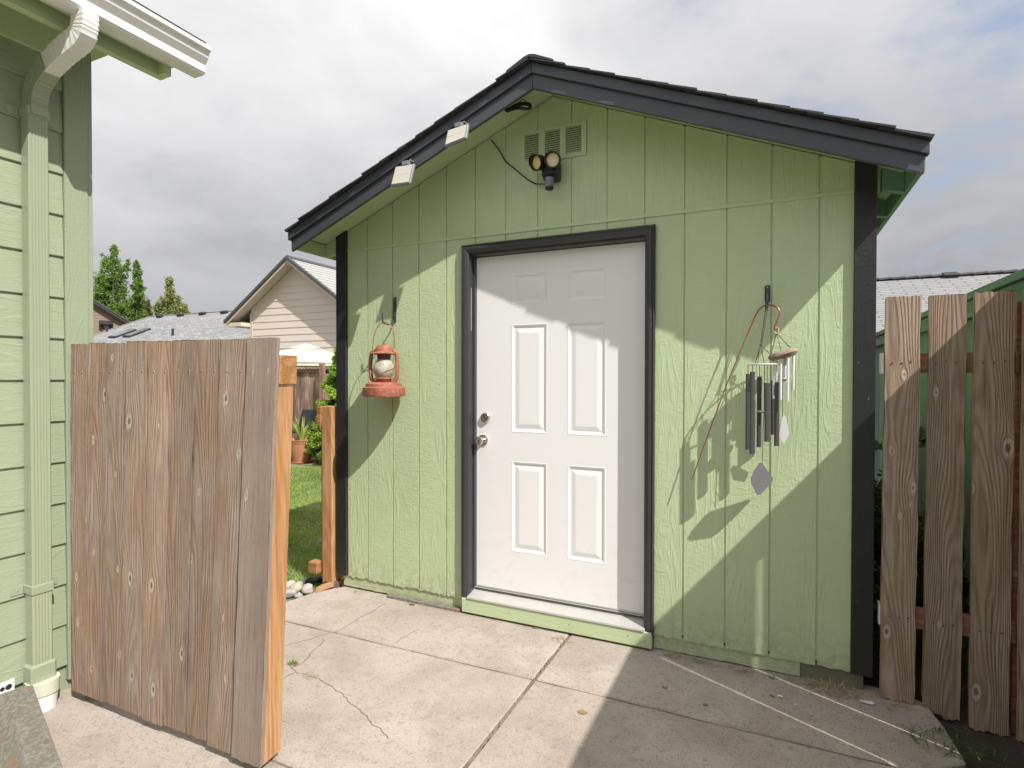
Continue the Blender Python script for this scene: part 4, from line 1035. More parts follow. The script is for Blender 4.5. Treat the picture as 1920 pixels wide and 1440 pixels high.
# ================================================================== RIGHT FENCES
bf = thing('board_fence', (3.15, 0, 0), 'short fence of wide weathered grey-brown boards closing the gap right of the shed', 'fence')
bds = [(2.928, 3.058, 2.918, 3.046, 1.796, .004), (3.086, 3.217, 3.077, 3.210, 1.793, -.03), (3.243, 3.379, 3.240, 3.372, 1.797, -.05), (3.398, 3.53, 3.395, 3.528, 1.800, -.05)]
for i, (a, b, c, d, zt, zb_) in enumerate(bds):
    y0 = -.036 if i < 3 else -.06
    FK = [(1695,703,9),(1755,735,8),(1892,841,15),(1673,845,9),(1712,915,9),(1709,947,5),(1688,968,6),(1663,1184,11),(1823,916,8),(1831,1298,13),(1761,1171,5)]
    kn = []
    for px, py, sz in FK:
        P = on(px, py, 1, y0)
        if a-.01 < P.x < b+.01: kn.append((P.x-(a+(c-a)*(1-(P.z-zb_)/(zt-zb_))), P.z-zb_, sz*.0011))
    seed_ = random.random()*6
    def corner(x, f, a=a, b=b, c=c, d=d, zt=zt, zb_=zb_, y0=y0, i=i, seed_=seed_):
        q = x/(b-a); z = zb_+(zt-zb_)*f; X0 = c+(a-c)*f; X1 = d+(b-d)*f
        p = Vector((X0+(X1-X0)*q, y0+.004*(q-.5)**2-.0015*sin(f*4+seed_), z))
        if f < .001:
            p.z += .004*sin(q*11+seed_)+.003*sin(q*29)
            if i == 1: p.z += .075*max(0, min(1, (.55-q)/.12)) if q < .55 else 0
        if f > .999: p.z += .002*sin(q*17+seed_)
        if q < .001 or q > .999: p.x += .0016*sin(f*19+seed_)+.001*sin(f*47+seed_)
        return p
    grainboard('board', corner, b-a, zt-zb_, Vector((0, .022, 0)), M_fenceF, bf, kn, ka=random.uniform(500, 900), kb=2.5)
    for rz in (1.503, .375):
        for q in (.22, .5, .76):
            x = (a+c)/2+q*(b-a)
            lathe('nail_head', [(.0042, 0), (.0035, .0012)], (x, y0-.0006, rz+J(.006)), M_darkmetal, bf, 6, R=RY)
box('rail', (2.925, 3.40, -.013, .026, 1.460, 1.546), M_rail, bf, bevel=.003)
box('rail', (2.925, 3.40, -.013, .026, .330, .418), M_rail, bf, bevel=.003)
for z in (1.46, .33):
    box('rail_bracket', (2.9135, 2.924, -.020, .03, z-.004, z+.088), M_whitegut, bf, bevel=.001)
    box('rail_bracket', (2.9245, 2.948, -.0165, -.0135, z-.002, z+.084), M_whitegut, bf, bevel=.0005)
    lathe('screw', [(.004, 0), (.003, .003)], (2.936, -.0168, z+.03), M_rust, bf, 8, R=RY)
# long side fence running along the right boundary
sf = thing('side_fence', (3.45, 0, 0), 'long green stained boundary fence running back behind the board fence on the right', 'fence')
ys = [-4.6]; opens = [-.800, -.505]
while ys[-1] < 6.0:
    nx = ys[-1]+.1405
    for o_ in opens:
        if ys[-1] < o_-.001 < nx+.04: nx = o_
    ys.append(nx)
for a, b in zip(ys[:-1], ys[1:]):       # boards butt tightly; two joints stand open and let slivers of sun through
    a2 = a+(.0075 if a in opens else .0004); b2 = b-(.0075 if b in opens else .0004)
    box('board', (3.452, 3.470, a2, b2, -.04, 1.842+J(.003)), M_greenfence, sf, bevel=.0005)
boxes('cap_rail', [(3.392, 3.482, -4.6, 6.1, 1.846, 1.882)], M_greenfenceY, sf, bevel=.002)
box('top_rail', (3.412, 3.4505, -4.6, 6.1, 1.755, 1.843), M_greenfenceY, sf, bevel=.002)
box('bottom_rail', (3.412, 3.4505, -4.6, 6.1, .16, .25), M_greenfenceY, sf, bevel=.002)
box('post', (3.394, 3.4505, .006, .095, -.1, 1.754), M_rail, sf, bevel=.003)
for yy in (-2.4, .065, 2.5, 4.9): box('post', (3.475, 3.565, yy, yy+.09, -.1, 1.84), M_rail, sf, bevel=.003)

# shrubs behind the board fence
def leaves(name, n, sampler, size, mat, parent=None, kind=None, elong=1.6, up=.0, **k):
    V = np.zeros((n*4, 3)); 
    P = sampler(n)
    a = rng.normal(size=(n, 3)); a[:, 2] += up; a /= np.linalg.norm(a, axis=1)[:, None]
    b = np.cross(a, rng.normal(size=(n, 3))); b /= np.linalg.norm(b, axis=1)[:, None]
    s = size*rng.uniform(.6, 1.3, (n, 1))
    V[0::4] = P-a*s*elong*.5; V[1::4] = P+b*s*.5; V[2::4] = P+a*s*elong*.5; V[3::4] = P-b*s*.5
    org = P.mean(0); V -= org
    me = bpy.data.meshes.new(name); me.vertices.add(n*4); me.vertices.foreach_set('co', V.ravel())
    me.loops.add(n*4); me.loops.foreach_set('vertex_index', np.arange(n*4)); me.polygons.add(n)
    me.polygons.foreach_set('loop_start', np.arange(0, n*4, 4)); me.polygons.foreach_set('loop_total', np.full(n, 4)); me.update(calc_edges=True)
    return link(name, me, mat, parent, Vector(org), kind=kind)
def lobes(L, shell=.55):
    L = np.array(L, float); vol = L[:, 3]*L[:, 4]*L[:, 5]; pr = vol**.8/np.sum(vol**.8)
    def f(n):
        i = rng.choice(len(L), n, p=pr); d = rng.normal(size=(n, 3)); d /= np.linalg.norm(d, axis=1)[:, None]
        r = (shell+(1-shell)*rng.random((n, 1)))*(1+.12*rng.normal(size=(n, 1)))
        return L[i, :3]+d*r*L[i, 3:6]
    return f
def shrub(x, y, h, r, n, label, cat='shrub'):
    t = thing('shrub', (x, y, -.05), label, cat)
    tube('stem', [(x, y, -.08), (x+.02, y, h*.4), (x-.03, y+.02, h*.75)], .014, M_bark, t)
    L = []
    for k in range(14):
        zz = random.uniform(.1, 1)*h; rr = r*(1-.45*zz/h); L.append((x+J(rr), y+J(rr), zz, rr*.45, rr*.45, rr*.5))
    leaves('foliage', n, lobes(L, .2), .035, M_shrub, t)
shrub(3.02, .45, 1.15, .26, 2600, 'dark leafy shrub in the gap between shed and board fence')
shrub(3.12, 1.5, 1.0, .40, 3200, 'broad dark shrub further back along the green side fence')
shrub(3.24, .75, .55, .22, 1500, 'low dark shrub behind the second fence board')

# ================================================================== LAWN GRASS
def grass():
    n = 210000
    x = -.33-10*rng.random(n)**1.25; y = -.42+6.2*rng.random(n)
    keep = ~((x > -.42) & (y < .0))
    keep &= ~((x > -.62) & (y < -.1))
    # only the wedge of lawn that lies in view keeps its dense blades
    dx, dy = x-CAM[0], y-CAM[1]
    rr_ = dx*RT[0]+dy*RT[1]; zz_ = dx*FW[0]+dy*FW[1]; px = 960+F*rr_/zz_
    keep &= (px > 420) & (px < 690)
    bare = (np.hypot((x+4.8)/.9, (y-4.4)/.5) < 1)
    keep &= ~bare
    x, y = x[keep], y[keep]; n = len(x)
    h = rng.uniform(.02, .05, n)*(1+.35*np.sin(x*5)*np.sin(y*6)); a = rng.random(n)*2*pi; wd = rng.uniform(.0018, .0038, n)*(1+.14*np.hypot(x-CAM[0], y-CAM[1]))
    ln = rng.normal(size=(n, 2))*.017
    V = np.zeros((n*3, 3)); z = -.052
    V[0::3] = np.c_[x-np.cos(a)*wd, y-np.sin(a)*wd, np.full(n, z)]; V[1::3] = np.c_[x+np.cos(a)*wd, y+np.sin(a)*wd, np.full(n, z)]
    V[2::3] = np.c_[x+ln[:, 0], y+ln[:, 1], z+h]
    me = bpy.data.meshes.new('grass'); me.vertices.add(n*3); me.vertices.foreach_set('co', V.ravel())
    me.loops.add(n*3); me.loops.foreach_set('vertex_index', np.arange(n*3)); me.polygons.add(n)
    me.polygons.foreach_set('loop_start', np.arange(0, n*3, 3)); me.polygons.foreach_set('loop_total', np.full(n, 3)); me.update(calc_edges=True)
    o = link('grass', me, M_grass, None, Vector((0, 0, 0)), kind='stuff'); tag(o, 'mown green lawn grass beyond the gate', 'grass')
grass()
mul = sheet('mulch_bed', -8, -3.3, 4.15, 5.65, -.046, M_mulch, 40, 14, .012)
# spruce
def spruce():
    c = G(646, 866, -.05)
    t = thing('dwarf_spruce', (c.x, c.y, -.05), 'bright green cone-shaped dwarf spruce beside the terracotta pot', 'shrub')
    H, Rb = 2.15, .66
    tube('trunk', [(c.x, c.y, -.1), (c.x, c.y, 1.3)], .03, M_bark, t)
    clump = []
    for k in range(260):
        z = H*(random.random()**1.25); r = Rb*(1-z/H)**.8*min(1, .55+z/.5)*random.uniform(.78, 1.04); a = random.random()*2*pi
        clump.append((c.x+r*cos(a), c.y+r*sin(a), z, .075, .075, .065))
    leaves('foliage', 42000, lobes(clump, .35), .022, M_spruce, t, elong=2.0, up=.5)
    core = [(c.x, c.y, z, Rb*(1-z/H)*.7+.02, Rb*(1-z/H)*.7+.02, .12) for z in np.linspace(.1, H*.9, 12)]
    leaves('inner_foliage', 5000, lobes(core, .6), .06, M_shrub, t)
spruce()
# terracotta pot with strap leaves
pc = G(566, 867, -.05)
pt = thing('plant_pot', (pc.x, pc.y, -.05), 'round terracotta pot with spiky yellow-green leaves on the far lawn edge', 'plant pot')
lathe('pot', [(.125, -.045), (.135, -.04), (.175, .10), (.205, .22), (.215, .29), (.222, .295), (.222, .305), (.245, .345), (.250, .355), (.235, .358), (.21, .33), (.20, .30)], (pc.x, pc.y, 0), M_terra, pt, 32)
lathe('saucer', [(.15, -.049), (.165, -.03), (.160, -.028)], (pc.x, pc.y, 0), M_terra, pt, 24)
lathe('potting_soil', [(.205, .30), (.05, .315)], (pc.x, pc.y, 0), M_soil, pt, 20)
for k in range(26):
    a = random.random()*2*pi; l = random.uniform(.30, .52); out = random.uniform(.06, .30); w0 = random.uniform(.014, .026)
    pts = [Vector((pc.x+.04*cos(a), pc.y+.04*sin(a), .30))]
    for q in range(1, 7):
        f = q/6; pts.append(Vector((pc.x+cos(a)*(.04+out*f**1.6), pc.y+sin(a)*(.04+out*f**1.6), .30+l*f-.28*out*f**3)))
    V, Fc = [], []; sd = Vector((-sin(a), cos(a), 0))
    for q, p in enumerate(pts):
        ww = w0*(1-(q/6)**2*.95); V += [p+sd*ww, p-sd*ww]
    for q in range(6): Fc.append((2*q, 2*q+1, 2*q+3, 2*q+2))
    mk('leaf', V, Fc, M_strap, pt)
# dark folding thing behind the pot: tilted chair
cc = Vector((pc.x-.38, pc.y+.42, 0))
chx = thing('garden_chair', (cc.x, cc.y, -.05), 'black garden chair behind the terracotta pot, mostly hidden by the gate post', 'chair')
hexbox('seat', [cc+Vector((-.35, -.2, .42)), cc+Vector((.08, -.2, .42)), cc+Vector((.08, .22, .42)), cc+Vector((-.35, .22, .42))], [cc+Vector((-.35, -.2, .46)), cc+Vector((.08, -.2, .46)), cc+Vector((.08, .22, .46)), cc+Vector((-.35, .22, .46))], M_blackpl, chx, bevel=.005)
hexbox('backrest', [cc+Vector((-.35, .2, .47)), cc+Vector((.05, .2, .47)), cc+Vector((.05, .235, .47)), cc+Vector((-.35, .235, .47))], [cc+Vector((-.33, .3, .82)), cc+Vector((.10, .3, .82)), cc+Vector((.10, .335, .82)), cc+Vector((-.33, .335, .82))], M_blackpl, chx, bevel=.005)
for sx in (-.33, .06):
    for sy in (-.18, .2): tube('leg', [cc+Vector((sx, sy, -.05)), cc+Vector((sx*.95, sy*.9, .42))], .014, M_blackpl, chx, 6)
# back fence
bk = thing('back_fence', (-6, 5.7, 0), 'dark stained board fence with flat cap at the far side of the lawn', 'fence')
x = -9.6; i = 0; proto = None
while x < -3.2:
    wv = .135
    if proto is None:
        proto = box('board', (x, x+wv, 5.70, 5.72, -.08, 1.565), M_backfence, bk, bevel=.003)
        pz = WO[proto.name].copy(); px0 = x
    else:
        inst(proto, 'board', bk, (pz.x+(x-px0), pz.y+(.008 if i % 2 else 0), pz.z))
    x += wv+.006; i += 1
box('cap_rail', (-9.6, -3.1, 5.64, 5.75, 1.585, 1.618), M_galv if False else M_backfence, bk, bevel=.003)
box('fascia_rail', (-9.6, -3.1, 5.676, 5.695, 1.53, 1.584), M_backfence, bk, bevel=.003)
M_pale = wood('pale_brown_post', (.40, .25, .17), (.22, .13, .09), (.46, .32, .24), 'Z', knots=False, rings=10)
for xp in (-8.1, -5.64, -3.6):
    box('post', (xp-.055, xp+.055, 5.56, 5.635, -.08, 1.70), M_pale, bk, bevel=.006)
    box('post_trim', (xp+.056, xp+.13, 5.60, 5.66, -.08, 1.50), M_pale, bk, bevel=.004)
# umbrella
uc = on(573, 645, 1, 8.0)
um = thing('patio_umbrella', (uc.x, uc.y, -.1), 'open cream patio umbrella standing behind the back fence', 'umbrella')
tube('pole', [(uc.x, uc.y, -.1), (uc.x, uc.y, uc.z-.03)], .022, M_beigetrim, um)
def canopy(R, zt, zb_, nm, sag=.05, r0=0.02):
    V, Fc = [], []; n = 8; m = 7; sub = 4
    for j in range(m+1):
        f = j/m
        for i in range(n*sub):
            a = 2*pi*i/(n*sub)+.2; fr_ = (i % sub)/sub; pinch = 1-.055*sin(fr_*pi)*f
            r = (r0+(R-r0)*f)*pinch; V.append((uc.x+r*cos(a), uc.y+r*sin(a), zt+(zb_-zt)*(f**1.12)-sag*sin(f*pi)*.4))
    N = n*sub
    for j in range(m):
        for i in range(N): Fc.append((j*N+i, j*N+(i+1) % N, (j+1)*N+(i+1) % N, (j+1)*N+i))
    V2 = [(a, b, c-.008) for a, b, c in V]; o = len(V); Fc += [tuple(o+q for q in reversed(f)) for f in Fc]
    for i in range(N): Fc.append((m*N+i, m*N+(i+1) % N, o+m*N+(i+1) % N, o+m*N+i))
    return mk(nm, V+V2, Fc, M_canvas, um, smooth=True)
cz = uc.z
canopy(1.62, cz-.075, cz-.50, 'canopy', .0, .1); canopy(.38, cz-.0, cz-.105, 'vent_cap', -.02)
V, Fc = [], []; N = 32
for i in range(N):
    a = 2*pi*i/N+.2; r = 1.60*(1-.055*sin((i % 4)/4*pi)); V += [(uc.x+r*cos(a), uc.y+r*sin(a), cz-.502), (uc.x+r*cos(a)*.995, uc.y+r*sin(a)*.995, cz-.585)]
for i in range(N): q = (i+1) % N; Fc.append((2*i, 2*q, 2*q+1, 2*i+1))
mk('valance', V, Fc, M_canvas, um)

# ================================================================== BACKGROUND HOUSES
BY = 13.0
bh = thing('beige_house', (-13.8, BY, -.1), 'beige lap-sided gable house with grey tile roof beyond the back fence', 'house')
pk = on(557, 488, 1, BY); el = on(444, 606, 1, BY-.45); PX, PZ = pk.x, pk.z
hs = (PZ-3.62)/(PX-(-17.1))      # roof slope
wl_ = -16.25; wr_ = 2*PX-wl_
def zr(x, p=PZ): return p-hs*abs(x-PX)
z = -.1; lap = .262; k = 0
while z < PZ-.35:
    z1 = z+lap; zt = PZ-.10
    def xl(zz): return max(wl_, PX-(zt-zz)/hs)
    a0, a1 = xl(z), xl(z1 if z1 < zt else zt); b0, b1 = 2*PX-a0, 2*PX-a1
    if b1-a1 > .05:
        # lapped board: bottom edge proud
        V = [(a0, BY-.022, z), (b0, BY-.022, z), (b0, BY, z), (a0, BY, z), (a1, BY-.004, z1), (b1, BY-.004, z1), (b1, BY+.01, z1), (a1, BY+.01, z1)]
        mk('lap_board', V, BF, M_beige, bh)
    z = z1; k += 1
prismY('wall_core', [(wl_+.02, -.1), (wr_-.02, -.1), (wr_-.02, zr(wr_)-.2), (PX, PZ-.16), (wl_+.02, zr(wl_)-.2)], BY+.011, BY+9, M_beige, bh)
box('corner_trim', (wl_-.03, wl_+.10, BY-.045, BY-.023, -.1, zr(wl_)-.25), M_beigetrim, bh)
for s in (-1, 1):
    xe_ = PX+s*(PX-(-17.12))
    a, b = sorted((xe_, PX+s*.001))
    f = lambda x: zr(x)
    prismY('barge_board', [(a, f(a)-.17), (b, f(b)-.17), (b, f(b)-.02), (a, f(a)-.02)], BY-.50, BY-.465, M_beigetrim, bh)
    prismY('soffit', [(a, f(a)-.09), (b, f(b)-.09), (b, f(b)-.06), (a, f(a)-.06)], BY-.464, BY-.024, M_beigetrim, bh)
    # roof field with UV
    prismY('roof', [(a, f(a)-.018), (b, f(b)-.018), (b, f(b)+.015), (a, f(a)+.015)], BY-.46, BY+9.5, M_slate, bh)
    ln = sqrt(1+hs*hs); nT = 21; L = (PX-(-17.12))*ln
    proto = None
    for q in range(nT):
        d0 = L*q/nT; d1 = L*(q+1)/nT+.02
        def P(d, h): return (PX+s*(d/ln), PZ-hs*d/ln+h)
        a_, b_ = P(d0, .0), P(d1, .035)
        prismY('rake_tile', [(a_[0], a_[1]-.05), (a_[0], a_[1]+.05), (b_[0], b_[1]+.035), (b_[0], b_[1]-.10)], BY-.56, BY-.40, M_tile, bh)
    # tile courses on the visible right-hand slope
    if s > 0:
        for q in range(16):
            d0 = L*q/16; d1 = L*(q+1)/16+.03
            p0 = (PX+d0/ln, PZ-hs*d0/ln+.018); p1 = (PX+d1/ln, PZ-hs*d1/ln+.05)
            prismY('tile_course', [(p0[0], p0[1]), (p1[0], p1[1]), (p1[0], p1[1]-.03), (p0[0], p0[1]-.002)], BY-.39, BY+9.5, M_slate, bh)
box('eave_beam', (-17.05, wl_-.04, BY-.46, BY+9, zr(-17.05)-.25, zr(-17.05)-.10), M_beigetrim, bh)
for i in range(24): lathe('ridge_tile', [(.10, 0), (.11, .36)], (PX, BY-.5+.36*i, PZ+.0), M_tile, bh, 10, R=aim((0, 1, 0)))

# grey shingled hip roof house
def uvquad(name, P, mat, parent, ux=1.0, thick=.06):
    P = [Vector(p) for p in P]; n = (P[1]-P[0]).cross(P[3]-P[0]).normalized()
    if n.z < 0: n = -n
    V = P+[p-n*thick for p in P]; e = (P[1]-P[0]).normalized(); f_ = n.cross(e)
    uv = [((v-P[0]).dot(e), (v-P[0]).dot(f_)) for v in V]
    return mk(name, V, BF, mat, parent, uv=uv)
GY = 22.0
gh = thing('grey_roofed_house', (-32, GY, -.1), 'low house with broad grey shingle roof, skylights and small roof vents beyond the gate', 'house')
rl = on(281, 592, 1, GY+5); rr = on(560, 578, 1, GY+5)
el_, er = on(120, 640, 1, GY), on(620, 660, 1, GY)
zE = 3.0; zR = (rl.z+rr.z)/2
rl.z = rr.z = zR
P1 = on(150, 645, 2, zE); 
A = Vector((rl.x+1.5, GY-3.5, zE)); B = Vector((rr.x+3, GY-3.5, zE)); C = Vector((rr.x+3, GY+5, zR)); D = Vector((rl.x, GY+5, zR))
uvquad('roof', [A, B, C, D], M_roofL, gh)
uvquad('roof', [Vector((rl.x+1.0, GY+13, zE)), A+Vector((-.01, 0, 0)), D+Vector((-.01, 0, 0)), D+Vector((-.02, .02, 0))], M_roofL, gh)
tube('hip_cap', [A+Vector((0, 0, .03)), D+Vector((0, 0, .03))], .05, M_roofL, gh, 6)
tube('ridge', [D+Vector((0, 0, .03)), C+Vector((0, 0, .03))], .05, M_roofL, gh, 6)
boxes('wall', [(A.x+.6, B.x-.6, GY-2.9, GY+12, -.1, zE)], M_beige, gh)
nR = (B-A).cross(D-A).normalized()
if nR.z < 0: nR = -nR
def onroof(px, py, P0=A, n=None):
    n = n or nR; d = Vector(FW*F+RT*(px-960)+UP*(720-py)); c = Vector(CAM); return c+d*((P0-c).dot(n)/d.dot(n))
for (px, py) in ((297, 595), (336, 592.5), (377, 590), (418, 587.5)):
    p = onroof(px, py+1.5); e = Vector((1, 0, 0)); f_ = nR.cross(e)
    q = [p+e*-.28, p+e*.28, p+e*.28+f_*.30, p+e*-.28+f_*.30]
    hexbox('roof_vent', q, [v_+nR*.22 for v_ in q], M_darkpaint, gh, bevel=.03)
for quad in (((203, 634), (217, 634), (257, 620), (243, 619)), ((230, 633), (244, 633), (284, 618), (270, 618))):
    q = [onroof(*p) for p in quad]
    sk = hexbox('skylight', q, [v_+nR*.12 for v_ in q], M_darkpaint, gh, bevel=.01)
    c = sum(q, Vector())/4
    q2 = [c+(v_-c)*.84+nR*.122 for v_ in q]; hexbox('pane', q2, [v_+nR*.01 for v_ in q2], M_sky, sk, bevel=0)
p = onroof(324, 629); tube('roof_pipe', [p, p+Vector((0, 0, .45))], .08, M_darkpaint, gh, 8)
p = onroof(201, 622); tube('roof_pipe', [p, p+Vector((0, 0, .4))], .06, M_darkpaint, gh, 8)

# brown house at far left
NY = 30.0
o0 = on(200, 707, 1, NY); Zn = depth(o0); thn = math.atan((960-200)/F); kn = Zn*cos(thn)/F
nh = thing('brown_house', (o0.x, o0.y, -.1), 'brown lap-sided house with dark eaves seen between the green house and the trees', 'house')
def bu(px): return o0.x+(px-200)*kn
def bz(py): return CAM[2]+(707-py)*Zn/F
rax, raz, rbx, rbz = bu(172), bz(564), bu(247), bz(606)
sl_ = (rbz-raz)/(rbx-rax)
def zrb(x): return raz+sl_*(x-rax)
xL, xR = rax-4, rbx-.35
z = 1.0
while z < zrb(xL)-.3:
    z1 = z+.26; xr0 = min(xR, rax+(z+.25-raz)/sl_); xr1 = min(xR, rax+(z1+.25-raz)/sl_)
    if xr1 > xL+.1:
        mk('lap_board', [(xL, NY-.03, z), (xr0, NY-.03, z), (xr0, NY, z), (xL, NY, z), (xL, NY-.005, z1), (xr1, NY-.005, z1), (xr1, NY+.01, z1), (xL, NY+.01, z1)], BF, M_brown, nh)
    z = z1
prismY('wall_core', [(xL, -.1), (xR, -.1), (xR, zrb(xR)-.35), (xL, zrb(xL)-.35)], NY+.02, NY+6, M_brown, nh)
prismY('barge_board', [(xL, zrb(xL)-.30), (rbx, zrb(rbx)-.30), (rbx, zrb(rbx)), (xL, zrb(xL))], NY-.6, NY-.54, M_darkpaint, nh)
prismY('roof', [(xL, zrb(xL)+.0), (rbx+.1, zrb(rbx+.1)+.0), (rbx+.1, zrb(rbx+.1)+.10), (xL, zrb(xL)+.10)], NY-.65, NY+6, M_tile, nh)
w0x, w0z, w1x = bu(194), bz(610), bu(206)
wn = box('window', (w0x, w1x, NY-.09, NY-.035, w0z-1.2, w0z), plain('window_reflection', (.32, .25, .22), .3), nh)
for b_ in ((w0x-.14, w0x), (w1x, w1x+.14)): box('window_frame', (b_[0]-.04, b_[1]+.04, NY-.20, NY-.035, w0z-1.2, w0z), M_darkpaint, wn)
prismX('window_hood', [(NY-.6, w0z), (NY-.6, w0z+.10), (NY-.035, w0z+.40), (NY-.035, w0z)], w0x-.3, w1x+.3, M_darkpaint, wn)
nh.rotation_euler = (0, 0, math.atan((960-200)/F)+YAW)

# right-hand neighbour roof
RYY = 15.0
rh = thing('neighbour_house', (7, RYY, -.1), 'neighbouring house with pale grey shingle roof rising behind the right-hand fence', 'house')
zt = 3.98; q0 = on(1643, 523.5, 1, RYY); q1 = on(1920, 511, 1, RYY)
zRr = (q0.z+q1.z)/2
A2 = Vector((-2.5, RYY-4.6, 2.05)); B2 = Vector((16, RYY-4.6, 2.05)); C2 = Vector((16, RYY, zRr)); D2 = Vector((-2.5, RYY, zRr))
uvquad('roof', [A2, B2, C2, D2], M_roofR, rh)
uvquad('roof', [B2+Vector((0, 9.2, 0)), A2+Vector((0, 9.2, 0)), D2+Vector((0, .01, 0)), C2+Vector((0, .01, 0))], M_roofR, rh)
boxes('wall', [(-2.1, 15.5, RYY-4.1, RYY+4.1, -.1, 2.25)], M_beige, rh)
i = 0; x = -2.5
while x < 12:
    hexbox('ridge_cap', [(x, RYY-.14, zRr-.02), (x+.30, RYY-.14, zRr-.0), (x+.30, RYY+.14, zRr-.0), (x, RYY+.14, zRr-.02)], [(x, RYY-.02, zRr+.045), (x+.30, RYY-.02, zRr+.065), (x+.30, RYY+.02, zRr+.065), (x, RYY+.02, zRr+.045)], M_darkpaint, rh, bevel=0); x += .29
n2 = (B2-A2).cross(D2-A2).normalized()
if n2.z < 0: n2 = -n2
p = onroof(1784, 521.5, A2, n2); e = Vector((1, 0, 0)); f_ = n2.cross(e)
q = [p+e*-.16, p+e*.16, p+e*.16+f_*.25, p+e*-.16+f_*.25]
hexbox('roof_vent', q, [v_+n2*.10 for v_ in q], M_darkpaint, rh, bevel=.015)

# ================================================================== TREES
def tree(defs, TY, label, mat, n, size, base_px, name='tree', branchy=True):
    L = []
    for (px, py, rx, ry) in defs:
        c = on(px, py, 1, TY+J(.6)); k = depth(c)/F
        L.append((c.x, c.y, c.z, rx*k, rx*k, ry*k))
    g0 = on(base_px, 700, 1, TY)
    t = thing(name, (g0.x, TY, -.1), label, 'tree')
    topz = max(l[2]+l[5]*.5 for l in L)
    tr = tube('trunk', catmull([(g0.x, TY, -.2), (g0.x+.1, TY, topz*.4), (g0.x-.05, TY+.1, topz*.85)], 4), .17, M_bark, t, 8, scales=[1-.9*i/8 for i in range(9)])
    for l in L:
        s = Vector((g0.x, TY, max(1, l[2]-l[5]*1.6))); tube('limb', [s, Vector(l[:3])*.6+s*.4+Vector((0, 0, -.1)), Vector(l[:3])], .045, M_bark, t, 5)
    # break each lobe into ragged clumps
    CL = []
    for l in L:
        for q in range(46):
            d = Vector((random.gauss(0, 1), random.gauss(0, 1), random.gauss(0, 1))).normalized()*random.uniform(.3, 1.18)
            s = random.uniform(.2, .42)
            CL.append((l[0]+d.x*l[3], l[1]+d.y*l[4], l[2]+d.z*l[5], l[3]*s+.1, l[4]*s+.1, l[3]*s*1.3+.1))
    leaves('foliage', n, lobes(CL, .15), size, mat, t, elong=1.5)
tree([(216, 500, 10, 34), (213, 530, 15, 40), (205, 570, 22, 40), (228, 520, 8, 26), (195, 520, 9, 38), (190, 560, 14, 30), (232, 575, 16, 32), (215, 600, 24, 26), (183, 530, 8, 18), (216, 472, 5, 12), (238, 500, 5, 16), (198, 495, 5, 12)], 34, 'tallest bright green tree with several upright spires, left of the others', M_leafA, 21000, .13, 212)
tree([(257, 530, 8, 26), (256, 565, 12, 32), (254, 592, 15, 22), (262, 545, 7, 20), (257, 508, 5, 14), (256, 496, 3.5, 8)], 35, 'slim green columnar tree, second from the left', M_leafA, 11000, .13, 256)
tree([(318, 545, 8, 22), (316, 575, 14, 22), (330, 575, 12, 20), (345, 582, 9, 12), (300, 582, 10, 14), (318, 530, 6, 12), (350, 588, 5, 8), (322, 592, 20, 10)], 36, 'yellowing sparse tree standing apart above the grey roof', M_leafB, 12000, .12, 320)
tree([(273, 575, 7, 18), (270, 592, 12, 14)], 40, 'dull green tree tucked behind the slim columnar tree', M_leafC, 4000, .13, 271)
tree([(178, 560, 8, 18), (176, 585, 10, 18)], 42, 'dull olive tree partly hidden behind the house corner, furthest left', M_leafC, 4000, .13, 178)

# ================================================================== LITTER
def flake(px, py, r, mat, name, label, cat, n=7, z=.003):
    c = G(px, py); P = []
    for i in range(n):
        a = 2*pi*i/n; rr = r*random.uniform(.6, 1.2); P.append((c.x+rr*cos(a)*1.3, c.y+rr*sin(a)*.8, z+random.uniform(0, r*.35)))
    V = P+[(c.x, c.y, z+r*.1)]+[(a, b, zz-.0015) for a, b, zz in P]+[(c.x, c.y, z+r*.1-.0015)]
    Fc = [(i, (i+1) % n, n) for i in range(n)]+[(n+1+(i+1) % n, n+1+i, 2*n+1) for i in range(n)]+[(i, n+1+i, n+1+(i+1) % n, (i+1) % n) for i in range(n)]
    return tag(mk(name, V, Fc, mat, None), label, cat)
flake(1462, 1307, .012, M_paper, 'paper_scrap', 'small white paper scrap between the two light streaks', 'litter')
flake(1625, 1319, .020, M_paper, 'paper_scrap', 'larger white paper scrap near the fence boards', 'litter')
flake(1492, 1322, .006, M_paper, 'paper_scrap', 'tiny white speck of paper right of the small scrap', 'litter')
flake(1004, 1178, .014, M_dry, 'dry_leaf', 'curled dry leaf under the green step, left one of the pair', 'leaf')
flake(1025, 1181, .012, M_dry, 'dry_leaf', 'curled dry leaf under the green step, right one of the pair', 'leaf')
flake(1092, 1337, .018, M_dry, 'dry_leaf', 'crumpled dry leaf on the sunlit slab near the bottom edge', 'leaf')
flake(1448, 1306, .010, M_dry, 'dry_leaf', 'orange-brown leaf beside the small paper scrap', 'leaf')
flake(1322, 1322, .012, M_dry, 'dry_leaf', 'brown leaf on the shaded slab before the right siding', 'leaf')
flake(1246, 1290, .010, M_dry, 'dry_leaf', 'brown leaf near the shadow edge on the concrete', 'leaf')
flake(772, 1134, .018, M_dry, 'dry_leaf', 'dry leaf bits beside the grey metal strip', 'leaf')
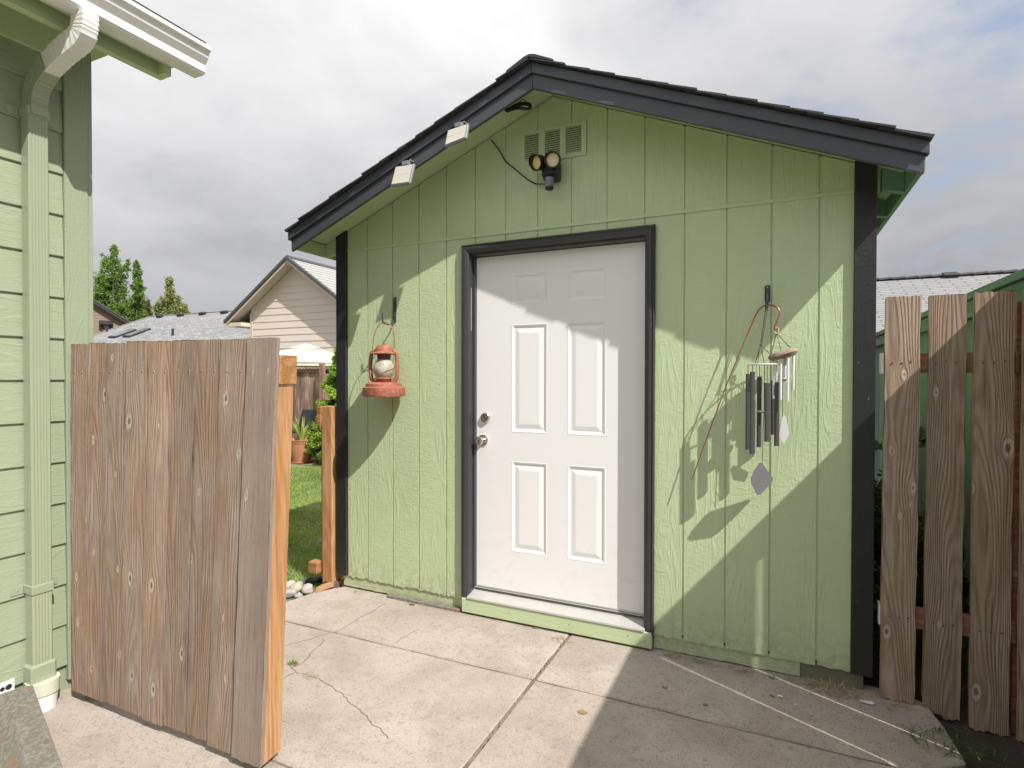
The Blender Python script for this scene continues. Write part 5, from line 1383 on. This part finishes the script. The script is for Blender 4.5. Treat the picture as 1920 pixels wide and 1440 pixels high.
def fluff(px, py, n, r, mat, name, label, cat, hmax=.04, ln=.05, up=.35, kind='stuff'):
    c = G(px, py); V, Fc = [], []
    for i in range(n):
        a = random.random()*2*pi; d = r*sqrt(random.random()); p = Vector((c.x+cos(a)*d*1.6, c.y+sin(a)*d, random.uniform(.001, hmax*(1-d/r)+.002)))
        b = random.random()*2*pi; t_ = Vector((cos(b), sin(b), up*random.uniform(-.3, 1)))*ln*random.uniform(.4, 1.2); s = Vector((-sin(b), cos(b), 0))*.0011
        q = p+t_; q.z = max(q.z, .002); m_ = (p+q)/2+Vector((0, 0, .004)); o = len(V)
        V += [p+s, p-s, m_+s, m_-s, q]; Fc += [(o, o+1, o+3, o+2), (o+2, o+3, o+4)]
    return tag(mk(name, V, Fc, mat, None, kind=kind), label, cat)
fluff(1556, 1292, 260, .075, M_straw, 'dry_grass', 'clump of dry grass and roots at the shed corner', 'dry grass', .035, .06)
fluff(1290, 1232, 70, .07, M_straw, 'dry_grass', 'sparse dry straw under the right siding', 'dry grass', .006, .035, .05)
fluff(1052, 1200, 60, .035, M_straw, 'dry_grass', 'dry straw in the joint below the step', 'dry grass', .008, .03, .1)
fluff(1640, 1310, 120, .09, M_straw, 'dry_grass', 'dry straw below the first fence board', 'dry grass', .01, .05, .1)
fluff(549, 1246, 90, .016, M_grass, 'weed_tuft', 'tiny green weed growing from the concrete crack', 'weed', .01, .022, 1.4)
fluff(583, 1268, 60, .03, M_straw, 'dry_grass', 'dry bits along the long concrete crack', 'dry grass', .005, .015, .1)
fluff(1790, 1400, 200, .10, M_shrub, 'moss', 'dark weeds at the foot of the fence boards', 'weeds', .03, .05, .8)
for a_, b_, n_ in (((1240, 1222), (1420, 1262), 8), ((1430, 1264), (1590, 1284), 9), ((660, 1106), (860, 1143), 6)):
    for q in range(n_):
        f = (q+random.random())/n_; fluff(a_[0]+(b_[0]-a_[0])*f, a_[1]+(b_[1]-a_[1])*f+3, 26, .03, M_straw if q % 3 else M_dry, 'dry_debris', 'dry straw and leaf crumbs gathered along the foot of the shed wall', 'debris', .004, .022, .1)
# grit on the shaded slabs
def grit(n=2600):
    V, Fc = [], []
    for i in range(n):
        x = random.uniform(1.9, 3.1); y_ = random.uniform(-1.1, .0); s = random.uniform(.0008, .0024); o = len(V)
        if random.random() > .25+.75*(x-1.9)/1.2: continue
        V += [(x-s, y_, .0005), (x+s*.4, y_-s, .0005), (x+s, y_+s*.5, .0005), (x, y_, .0005+s)]; Fc += [(o, o+1, o+3), (o+1, o+2, o+3), (o+2, o, o+3)]
    tag(mk('grit', V, Fc, M_bark, None, kind='stuff'), 'scattered dark grit and crumbs on the shaded concrete', 'grit')
grit()
